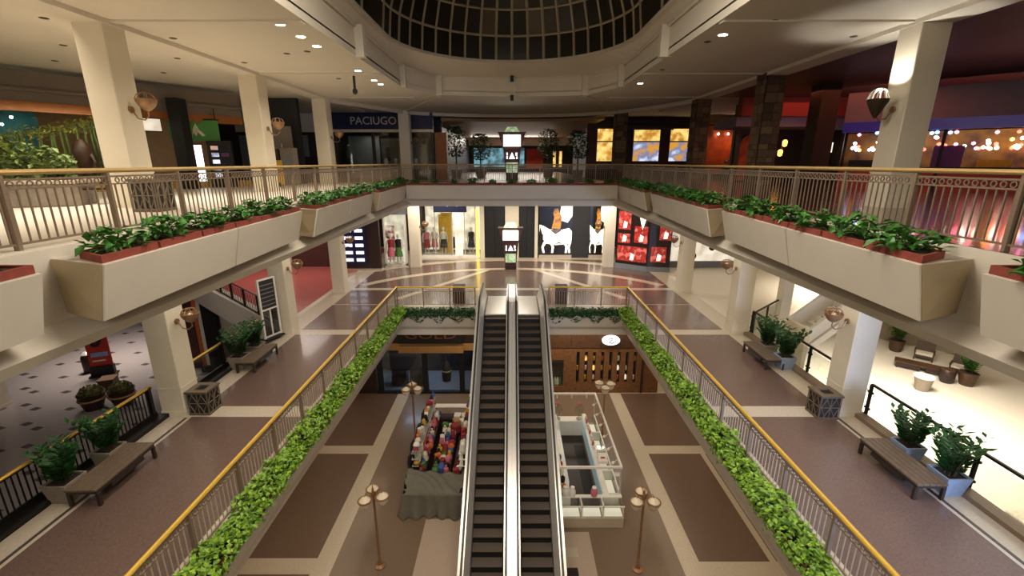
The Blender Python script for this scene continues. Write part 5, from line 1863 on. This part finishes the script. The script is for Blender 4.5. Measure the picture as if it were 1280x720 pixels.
bx(-2, Ls, .4, 4.5, -.0, .02).obj('shop_floor', 'walnut', sf)
q_ = random.Random(8)
bam = MB().rod((0, 0, 0), (0, 0, 1), .05, 7).mesh('bamboo_pole', pm('bamboo', '#6a7a34', .5, nscale=12, col2='#2a2f14'))
bam2 = bpy.data.meshes.new_from_object(put(bam, 'bamboo_tmp'))
bpy.data.objects.remove(bpy.data.objects['bamboo_tmp'])
for k in range(30):
    x = 4.6 + k * .19
    h = 1.5 + .045 * k + q_.uniform(-.08, .1)
    put(bam, 'bamboo_pole', sf, (x, .5 + q_.uniform(0, .15), .3), (q_.uniform(-.04, .04), q_.uniform(-.05, .05), 0), (1, 1, h))
M['bambooleaf'] = pm('bamboo_leaf', '#b5b04a', .6, nscale=5, col2='#66702a')
leaf_cloud(1500, lambda q: ((lambda u: (4.5 + 5.7 * u, .6 + q.uniform(-.2, .3), 1.75 + 1.3 * u + q.gauss(0, .14)))(q.random()), (0, 0, .3)), .16, 5, wide=.4).obj('bamboo_leaves', 'bambooleaf', sf)['kind'] = 'stuff'
for k in range(12):
    x, z = 2.6 + .36 * k + q_.uniform(-.1, .1), 1.9 + .09 * k + q_.uniform(-.2, .5)
    o = thing('pin_light', 'small white spot lamp in the jungle shop, %s from the left' % (ORD[k] if k else 'first'), 'lamp', (p0[0] + math.cos(ang) * x - math.sin(ang) * 1.6, p0[1] + math.sin(ang) * x + math.cos(ang) * 1.6, ZG + min(z, 2.9)), 0, 'spot lamps in the jungle shop')
    MB().lathe([(.005, -.05), (.05, -.02), (.05, .03), (.01, .06)], 8).obj('bulb', 'lamp', o, smooth=True)
    MB().rod((0, 0, .05), (0, 0, 3.05 - min(z, 2.9)), .006, 4).obj('cord', 'black', o)
t = thing('awning_counter', 'lime green awning over a bar counter in the jungle shop, far left', 'counter', (-16.6, 17.0, ZG), ang)
MB().sweep_x(-5.4, -1.0, [(-.6, 1.35), (.7, 1.6), (.7, 1.85), (-.6, 1.8)]).obj('awning', 'lime', t)
M['limelight'] = pm('lime_leaf_shape', '#86b04a', .5, nscale=4)
for k in range(3):
    poly([(-4.9 + k * 1.2, 1.83), (-4.4 + k * 1.2, 2.4), (-3.9 + k * 1.2, 1.95), (-3.95 + k * 1.2, 1.83)], .0, .04).obj('leaf_cutout', 'limelight', t)
bx(-5.2, -1.2, -.1, .7, 0, 1.05).obj('bar', 'espresso', t)
bx(-5.3, -1.1, -.4, .8, 1.05, 1.12).obj('worktop', 'steel', t)
for x in (-5, -1.4):
    bx(x - .05, x + .05, .5, .6, 1.1, 1.75).obj('upright', 'espresso', t)
# shop items in the opening between the first and second columns
t = thing('hanging_banner', 'green banner with a pale emblem over the left shop entrance', 'banner', (-15.2, 22.9, ZG), ang - .45)
bx(-1.0, 1.0, -.04, .04, 2.2, 3.15).obj('cloth', 'green', t)
poly([(-.25, 2.35), (-.12, 2.4), (-.05, 2.75), (.08, 3.0), (.2, 2.7), (.42, 2.45), (.3, 2.4), (.12, 2.6), (.05, 2.4), (-.05, 2.55), (-.15, 2.3)], -.045).obj('emblem', 'letters', t)
MB().rod((-1.05, 0, 3.18), (1.05, 0, 3.18), .03, 6).obj('bar', 'black', t)
for x in (-.7, .9):
    MB().rod((x, 0, 3.16), (x, 0, 3.7), .015, 4).obj('hanger', 'black', t)
t = thing('light_box', 'bright white lit panel beside the black pillar, left shop', 'screen', (-15.5, 23.0, ZG), .5)
bx(-.35, .35, -.05, .05, .15, 2.0).obj('panel', 'screen', t)
bx(-.4, .4, -.12, .12, 0, .15).obj('base', 'charcoal', t)
t = thing('lit_sign', 'slanted white lit sign by the first left column, left shop', 'sign', (-16.25, 20.75, ZG + 2.55), ang)
bx(-.7, .9, -.04, .04, 0, .5).obj('panel', 'winwhite', t)
bx(-.75, .95, .04, .1, -.05, .55).obj('frame', 'charcoal', t)
t = thing('display_cabinet', 'dark display cabinet with blue lit boxes in the left shop', 'cabinet', (-14.3, 23.2, ZG), .4)
bx(-.5, .5, -.25, .3, 0, 2.2).obj('body', 'black', t)
for k in range(5):
    bx(-.35, -.05, -.28, -.25, .5 + k * .32, .68 + k * .32).obj('lit_box', 'bluewin', t)
    bx(.05, .38, -.28, -.25, .5 + k * .32, .68 + k * .32).obj('box_front', ('navycloth', 'purplecloth')[k % 2], t)
t = thing('carved_post', 'dark carved wooden figure beside the first left column, left shop', 'statue', (-17.6, 19.4, ZG))
MB().lathe([(.3, 0), (.3, .1), (.12, .2), (.14, .7), (.3, 1.1), (.36, 1.5), (.28, 1.85), (.1, 2.1)], 10).obj('figure', 'walnut', t, smooth=True)
for s in (-1, 1):
    MB().tube([(s * .3, 0, 1.5), (s * .5, -.1, 1.2), (s * .4, -.2, .8)], [.08, .06, .04], 6).obj('arm', 'walnut', t)
# light grey shutters wall
struct(bx(-14.2, -12.0, 27.0, 27.3, L3, CEIL).obj('wall_left', 'charcoal'))
for k in range(3):
    t = thing('poster_stand', ('grey patterned cabinet left of the second column', 'brown cabinet left of the second column', 'pale cabinet left of the second column')[k], 'cabinet', (-13.6 + .75 * k, 25.6, ZG))
    bx(-.34, .34, -.3, .3, 0, 1.75 + .1 * k).obj('body', ('grey', 'walnut', 'stonepot')[k], t)
    bx(-.3, .3, -.33, -.3, .2, 1.5).obj('front_panel', ('stonepot', 'espresso', 'grey')[k], t)

# far left shops, facing the opening
YL = 34.6
wl = struct(bx(-24, -5.6, YL + 3.5, YL + 3.8, L3, CEIL).obj('wall_far', 'charcoal'))
sf = thing('storefront', 'gelato shop front with a navy sign across the top, far left', 'shop', (-9.6, YL, ZG))
bx(-3.4, 3.9, -.1, .3, 3.5, 4.62).obj('sign_board', 'navy', sf)
text('lettering', 'PACIUGO', .75, 'letters', sf, (-.35, -.13, 4.05), sx=1.02)
bx(-3.4, 3.9, -.3, .2, 3.3, 3.48).obj('lit_cornice', 'opal', sf)
for x in (-3.4, -.6, 1.6, 3.7):
    bx(x, x + .2, -.05, .2, 0, 3.3).obj('pier', 'espresso', sf)
for a, b in ((-3.2, -.6), (-.4, 1.6), (1.8, 3.7)):
    bx(a, b, .0, .02, .1, 3.3).obj('pane', 'glass', sf)
bx(-.35, 3.3, 1.5, 1.6, .9, 2.95).obj('menu_panel', 'stonepot', sf)
bx(.0, .3, 1.45, 1.5, 1.3, 2.3).obj('menu_card', 'maroon', sf)
bx(-3.2, -.8, 2.6, 2.7, 0, 3.2).obj('back_wall', 'grey', sf)
bx(-.3, 3.4, .6, 1.2, 0, 1.05).obj('counter', 'charcoal', sf)
for k in range(4):
    MB().lathe([(.1, 1.05), (.16, 1.2), (.14, 1.45), (.03, 1.5)], 9, (.1 + k * .75, .9, 0)).obj('glass_dome', 'white', sf, smooth=True)
area('gelato_light', (-9.5, YL + 1.8, ZG + 3.2), 4, .8, 26, WARM2)
bx(3.95, 4.8, .2, 1.0, 0, 3.3).obj('orange_wall', 'orange', sf)
sf = thing('storefront', 'dark grey shop front between the second and third left columns', 'shop', (-16.2, YL, ZG))
bx(-3.8, 3.1, -.1, .3, 3.1, 3.3).obj('transom', 'black', sf)
bx(-3.8, 3.1, .0, .3, 3.3, 4.6).obj('header', 'ceiling', sf)
for k in range(4):
    bx(-3.7 + k * 1.7, -2.1 + k * 1.7, .1, .2, 0, 3.1).obj('shutter_panel', ('grey', 'black', 'grey', 'charcoal')[k], sf)
bx(-.3, .9, -.05, .05, 1.7, 2.9).obj('poster', 'stonepot', sf)
bx(.95, 2.6, -.02, .1, .6, 1.6).obj('dark_window', 'black', sf)
t = thing('yellow_cart', 'small yellow cart by the foot of the second left column', 'cart', (-11.6, 22.6, ZG))
bx(-.45, .45, -.3, .3, .15, .75).obj('tray', 'yellowcloth', t)
bx(-.4, .4, .2, .28, .75, 1.3).obj('backboard', 'brass', t)
for s in (-1, 1):
    MB().rod((s * .35, -.33, .15), (s * .35, -.27, .15), .15, 12).obj('wheel', 'black', t)
t = thing('pole_sign', 'pale poster on a white pole right of the second left column', 'sign', (-12.7, 26.2, ZG))
MB().rod((0, 0, 0), (0, 0, 2.2), .05, 8).obj('pole', 'white', t)
MB().rod((0, 0, 0), (0, 0, .05), .3, 14).obj('base', 'steel', t)
bx(-.6, .6, -.04, .04, 1.9, 3.1).obj('poster', 'stonepot', t)

# near left: planter island with a clipped hedge, trestle
t = thing('island_planter', 'low stone planter island with a pale green bush, near left of the top gallery', 'planter', (-14.4, 12.9, ZG), R(20))
bx(-2.0, 2.0, -.7, .7, 0, .62).obj('stone_box', 'stonepot', t, bevel=.03)
bx(-2.1, 2.1, -.8, .8, .62, .72).obj('coping', 'cream', t, bevel=.02)
bx(-1.8, 1.8, -.55, .55, .72, .735).obj('soil', 'soil', t)
M['bushleaf'] = pm('pale_bush_leaf', '#9aa860', .5, nscale=5, col2='#41602c')
leaf_cloud(1900, lambda q: ((lambda u, a, w: (1.9 * u * math.cos(a), .75 * u * math.sin(a), .75 + w * 1.15 * (1 - .5 * u * u)))(q.random() ** .5, q.uniform(0, 6.28), q.random()), (0, 0, .4)), .2, 9, wide=.6).obj('bush', 'bushleaf', t)
leaf_cloud(10, lambda q: ((0, 0, .8), (0, 0, 1)), .3, 3).obj('stems', 'stem', t)
t = thing('bench', 'low dark bench with thin legs between the island planter and the first left column', 'bench', (-11.9, 13.9, ZG), R(15))
for k in range(4):
    bx(-.9, .9, -.3 + k * .15, -.17 + k * .15, .42, .46).obj('slat', 'espresso', t)
for x in (-.8, .8):
    for y in (-.25, .25):
        bx(x - .03, x + .03, y - .03, y + .03, 0, .42).obj('leg', 'blackmetal', t)

# ---------------------------------------------------------------- far concourse
t = thing('storefront', 'cool blue-lit shop front closing the far end of the concourse', 'shop', (0, 62, ZG))
bx(-8, 8, 0, .3, 0, 4).obj('wall_panel', 'charcoal', t)
bx(-5.0, -.6, -.1, 0, .6, 3.0).obj('blue_window', 'cyan', t)
bx(1.0, 1.6, -.1, 0, .8, 3.0).obj('blue_window', 'cyan', t)
bx(1.9, 4.1, -.14, 0, .4, 2.9).obj('red_screen', 'redpaint', t)
bx(-8, 8, -.3, .3, 3.3, 4.3).obj('lit_header', 'opal', t)
for x in (5.4, 6.2):
    bx(x, x + .35, -.1, 0, .6, 2.6).obj('lit_strip', 'amber', t)
area('far_shop_light', (0, 58, 16.0), 10, 1, 800, WARM2, (R(-30), 0, 0))
struct(bx(-24, -5.6, 38.4, 62, L3, CEIL - .7).obj('wall_left', 'espresso'))
def tree(label, x, y, h, seed):
    t = thing('indoor_tree', label, 'tree', (x, y, ZG), seed)
    MB().lathe([(.35, 0), (.45, .5), (.5, .62), (.42, .62), (.02, .56)], 14).obj('tub', 'stonepot', t, smooth=True)
    mb = MB()
    mb.tube([(0, 0, .5), (.03, .02, h * .4), (-.02, .04, h * .62)], [.07, .055, .04], 6)
    for k in range(6):
        a = k * 1.05
        mb.tube([(0, 0, h * .55), (.3 * math.cos(a), .3 * math.sin(a), h * .7), (.6 * math.cos(a), .6 * math.sin(a), h * .85)], [.03, .02, .01], 5)
    mb.obj('trunk', 'stem', t)

    def bf(q):
        a, u = q.uniform(0, 6.283), q.random() ** .45
        z = q.uniform(-1, 1)
        r = .95 * u * math.sqrt(1 - z * z * .8)
        return (r * math.cos(a), r * math.sin(a), h * .72 + z * h * .3), (.5 * math.cos(a), .5 * math.sin(a), -.2)
    leaf_cloud(620, bf, .3, seed, wide=.45).obj('crown', 'leafdark', t)
    return t


tree('leafy indoor tree, left of the two left of the totem', -4.55, 38.5, 3.9, 1)
tree('leafy indoor tree, right of the two left of the totem', -2.5, 37.8, 3.3, 2)
tree('dark indoor tree, left of the two right of the totem', 3.0, 38.9, 3.7, 3)
tree('dark indoor tree, right of the two right of the totem', 5.2, 37.2, 3.5, 4)

# ---------------------------------------------------------------- right: dark brick restaurant front with lit windows
YR = 38.0
struct(bx(6.2, 26, YR + .05, YR + .3, L3, CEIL).obj('wall_right', 'espresso'))
sf = thing('storefront', 'dark restaurant front with three amber and blue lit windows, far right', 'shop', (10.5, YR, ZG))
for nm, a, b in (('l', -3.7, -2.5), ('m', -.8, 1.25), ('r', 2.1, 4.0)):
    f_ = bx(a - .1, b + .1, -.1, 0, 1.2, 3.85).obj('window', 'walnut', sf)
    bx(a, b, -.14, -.1, 2.85, 3.75).obj('pane', 'amber', f_)
    bx(a, b, -.14, -.1, 1.3, 2.75).obj('pane', 'bluewin' if nm != 'l' else 'amber', f_)
for x in (-4.2, -1.7, 1.65):
    bx(x - .35, x + .35, -.12, 0, 0, 4.2).obj('panel', 'maroon', sf)
MB().rod((-2.1, -.3, 3.9), (2.2, -.3, 3.9), .25, 8).obj('awning_roll', 'charcoal', sf)
sf = thing('storefront', 'red-lit restaurant wall with a row of small lamps, right of the amber windows', 'shop', (17.6, 36.5, ZG))
bx(-2.6, 2.4, 0, .2, .3, 3.9).obj('red_wall', 'redglow', sf)
area('restaurant_light', (17.4, 35.7, ZG + 3.5), 4, .4, 75, (1.0, .55, .25), (R(-20), 0, 0))
area('niche_light', (14.9, 29.2, ZG + 3.2), 1, .3, 18, (1.0, .45, .25), (R(-20), 0, 0))
bx(-2.8, 5.5, -.3, .3, 4.0, 4.5).obj('header', 'tan', sf)
for k in range(5):
    MB().lathe([(.02, 0), (.07, .05), (.07, .12), (.02, .16)], 8, (-1.9 + k * .75, -.2, 3.2)).obj('small_lamp', 'lamp', sf, smooth=True)
bx(-2.6, 5, -.1, 0, 0, .3).obj('plinth', 'maroon', sf)
leaf_cloud(700, lambda q: ((q.uniform(-1.6, 3.0), -1.1 + q.uniform(-.3, .3), .85 + q.uniform(0, .55)), (0, 0, .3)), .22, 4).obj('hedge_top', 'leafdark', thing('hedge_planter', 'dark hedge in a box before the red-lit restaurant wall', 'planter', (17.6, 36.5, ZG)))
bx(-1.6, 3.0, -1.4, -.8, 0, .85).obj('box', 'espresso', [o for o in bpy.data.objects if o.name.startswith('hedge_planter')][0])


def lantern(label, x, y, z, s=1.):
    t = thing('wall_lantern', label, 'lamp', (x, y, z), 0, 'amber lanterns of the restaurant')
    MB().lathe([(.04, 0), (.12, .05), (.14, .3), (.05, .4)], 8).obj('glass', 'lantern', t, smooth=True)
    MB().lathe([(.17, .38), (.05, .5), (.02, .58)], 8).obj('cap', 'black', t)
    MB().rod((0, 0, .5), (0, .35, .6), .02, 5).obj('bracket', 'black', t)
    return t


lantern('amber lantern, upper of the two on the red wall beside the brick column', 20.6, 36.1, ZG + 2.5)
lantern('amber lantern, lower of the two on the red wall beside the brick column', 20.5, 36.1, ZG + 1.5)
lantern('amber lantern just right of the brick column at the front right', 16.2, 28.2, ZG + 2.1)
lantern('low amber lantern just right of the brick column at the front right', 16.0, 28.2, ZG + 1.55)
lantern('small amber lantern left of the pair in the dark bar, right', 21.8, 29.6, ZG + 1.6)
lantern('small amber lantern right of the pair in the dark bar, right', 23.0, 29.6, ZG + 1.6)
struct(bx(14, 30, 30.0, 30.3, L3, CEIL).obj('wall_right', 'espresso'))
t = thing('lit_arch', 'red and orange lit arched niche right of the brick column', 'niche', (14.9, 29.6, ZG))
poly([(-.65, .1), (.65, .1), (.65, 2.3), (.4, 2.75), (0, 2.9), (-.4, 2.75), (-.65, 2.3)], .2, .1).obj('glow_panel', 'redglow', t)
bx(-.85, -.65, 0, .35, 0, 2.9).obj('jamb', 'walnut', t)
bx(.65, .85, 0, .35, 0, 2.9).obj('jamb', 'walnut', t)
t = thing('lit_picture', 'small bright picture in the dark bar right of the pillar', 'picture', (19.9, 29.88, ZG + 1.2))
bx(-.3, .3, -.02, .06, .6, 1.2).obj('lit_face', 'posterwhite', t)
bx(-.2, .2, -.02, .06, 0, .55).obj('lower_face', 'pinkcloth', t)
bx(-.4, .4, .06, .12, -.1, 1.3).obj('frame', 'black', t)
t = thing('lit_sign', 'upright white lit sign left of the pale right column', 'sign', (12.0, 15.4, ZG), R(-10))
bx(-.12, .12, -.06, .06, .75, 1.45).obj('panel', 'screen', t)
MB().rod((0, 0, 0), (0, 0, .75), .025, 6).obj('post', 'blackmetal', t)
MB().rod((0, 0, 0), (0, 0, .03), .2, 12).obj('base', 'blackmetal', t)
# red downstand and lilac band over the right side
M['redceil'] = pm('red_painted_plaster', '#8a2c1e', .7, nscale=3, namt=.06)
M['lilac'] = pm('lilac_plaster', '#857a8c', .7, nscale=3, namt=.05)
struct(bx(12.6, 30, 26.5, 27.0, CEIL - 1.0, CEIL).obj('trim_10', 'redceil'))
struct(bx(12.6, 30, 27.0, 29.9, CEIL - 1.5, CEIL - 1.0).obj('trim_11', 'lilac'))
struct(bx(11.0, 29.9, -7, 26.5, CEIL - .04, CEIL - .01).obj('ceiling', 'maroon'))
# sweet shop at the right edge
sf = thing('storefront', 'sweet shop with rows of coloured lights at the right edge of the top gallery', 'shop', (19.5, 19.5, ZG), R(-42))
bx(-5, 6, 0, .3, 3.0, 4.3).obj('header', 'lilac', sf)
M['purpleband'] = em('purple_band', '#31207a', .3)
bx(-5, 6, -.1, 0, 2.55, 3.0).obj('purple_band', 'purpleband', sf)
M['shelfglow'] = pm('sweet_shelves', '#7d671f', .5, nscale=1.4, col2='#1a0a06')
area('sweet_shop_light', (20.2, 20.6, ZG + 2.9), 5, 1, 60, (1.0, .8, .5), (0, 0, R(-42)))
bx(-5, 6, 2.2, 2.3, 0, 2.6).obj('back_wall', 'shelfglow', sf)
bx(-5, 6, .2, .9, 0, 1.0).obj('counter', 'black', sf)
bx(-5, 6, .1, .3, 0, .9).obj('red_front', 'redpaint', sf)
for x in (-5, -1.4, 2.2, 5.9):
    bx(x, x + .12, .0, .25, 0, 3.0).obj('pier', 'black', sf)
for k in range(7):
    bx(-4.6 + k * 1.5, -3.6 + k * 1.5, .6, .85, 1.0, 1.3 + .3 * (k % 3)).obj('sweet_stand', ('black', 'winwhite', 'purplecloth', 'yellowcloth')[k % 4], sf)
bulbm = {}
for nm, c in (('red', '#ff4030'), ('white', '#fff4e0'), ('amber', '#ffb040'), ('pink', '#ff7090'), ('blue', '#60a0ff')):
    bulbm[nm] = em('bulb_' + nm, c, 14)
bme = {k: MB().lathe([(.01, 0), (.07, .04), (.07, .1), (.01, .14)], 7).mesh('light_bulb', v, True) for k, v in bulbm.items()}
q_ = random.Random(3)
ca, sa = math.cos(R(-42)), math.sin(R(-42))
cntb = {}
for k in range(150):
    x, y, z = q_.uniform(-4.8, 5.8), q_.uniform(.3, 1.9), 1.7 + q_.random() ** 2.6 * 1.0
    nm = q_.choice(['white', 'white', 'white', 'red', 'red', 'amber', 'pink', 'blue'])
    o = put(bme[nm], 'light_bulb', None, (19.5 + ca * x - sa * y, 19.5 + sa * x + ca * y, ZG + z))
    cntb.setdefault(nm, []).append((x, o))
for nm, lst in cntb.items():
    for k, (x, o) in enumerate(sorted(lst, key=lambda e: e[0])):
        tag(o, 'small %s glowing bulb of the sweet shop, %s from the left among the %s ones' % (nm, ORD[k] if k else 'first', nm), 'bulb', '%s bulbs of the sweet shop' % nm)

# ---------------------------------------------------------------- downlights and small things on the top ceiling
def downlight(label, x, y, lit):
    t = thing('downlight', label, 'lamp', (x, y, CEIL), 0, 'recessed downlights of the top ceiling')
    MB().lathe([(.15 if lit else .1, -.012), (.15 if lit else .1, 0)], 14).obj('ring', 'white' if lit else 'lampoff', t)
    MB().lathe([(.12 if lit else .07, -.02), (.12 if lit else .07, -.012)], 14).obj('lens', 'lamp' if lit else 'lampoff', t)


LIT = [(-6.0, 13.1), (-6.0, 14.3), (-6.0, 15.4), (-6.0, 19.25), (-6.0, 21.4), (-6.0, 22.4), (5.9, 14.1), (5.8, 22.2)]
for k, (x, y) in enumerate(LIT):
    downlight('lit recessed downlight on the %s, %s from the near end' % ('left' if x < 0 else 'right', ORD[k if x < 0 else k - 6] if k not in (0, 6) else 'first'), x, y, True)
    spot('downlight_beam', (x, y, CEIL - .05), 160, WARM2, 110, .7, .1)
OFF = [(-9.77, 14.5), (-11.5, 17.1), (-11.6, 12.6), (-13.7, 15.3), (-16.1, 17.5), (-13.9, 19.7), (-9.6, 17.8), (-7.4, 16.4), (-6.6, 16.1), (5.8, 14.9), (5.9, 13.0), (6.6, 12.8), (9.7, 14.3), (5.8, 19.1), (-7.4, 21.0), (7.5, 20.0)]
for k, (x, y) in enumerate(OFF):
    sd = 'left' if x < 0 else 'right'
    downlight('unlit dark recessed downlight on the %s, about %d metres out from the opening' % (sd, round(abs(x) - 5)) if False else 'unlit recessed downlight on the %s, %s counted from the centre line' % (sd, ORD[sorted([abs(a) + .01 * b for a, b in OFF if (a < 0) == (x < 0)]).index(abs(x) + .01 * y)]), x, y, False)
t = thing('ceiling_camera', 'small dark camera on a stem under the left ceiling', 'camera', (-6.55, 20.4, CEIL))
MB().rod((0, 0, 0), (0, 0, -.5), .05, 8).obj('stem', 'charcoal', t)
MB().lathe([(.02, -.72), (.1, -.66), (.11, -.56), (.06, -.48)], 10).obj('camera_dome', 'charcoal', t, smooth=True)
for k, z in enumerate((17.7, 16.75)):
    t = thing('ceiling_speaker', ('small black speaker at the top of the middle post of the dome drum', 'small black speaker at the foot of the middle post of the dome drum')[k], 'speaker', (0, 26.3, z))
    bx(-.09, .09, -.12, .08, -.14, .14).obj('body', 'black', t)
    MB().rod((0, -.12, 0), (0, -.15, 0), .06, 10).obj('cone', 'charcoal', t)
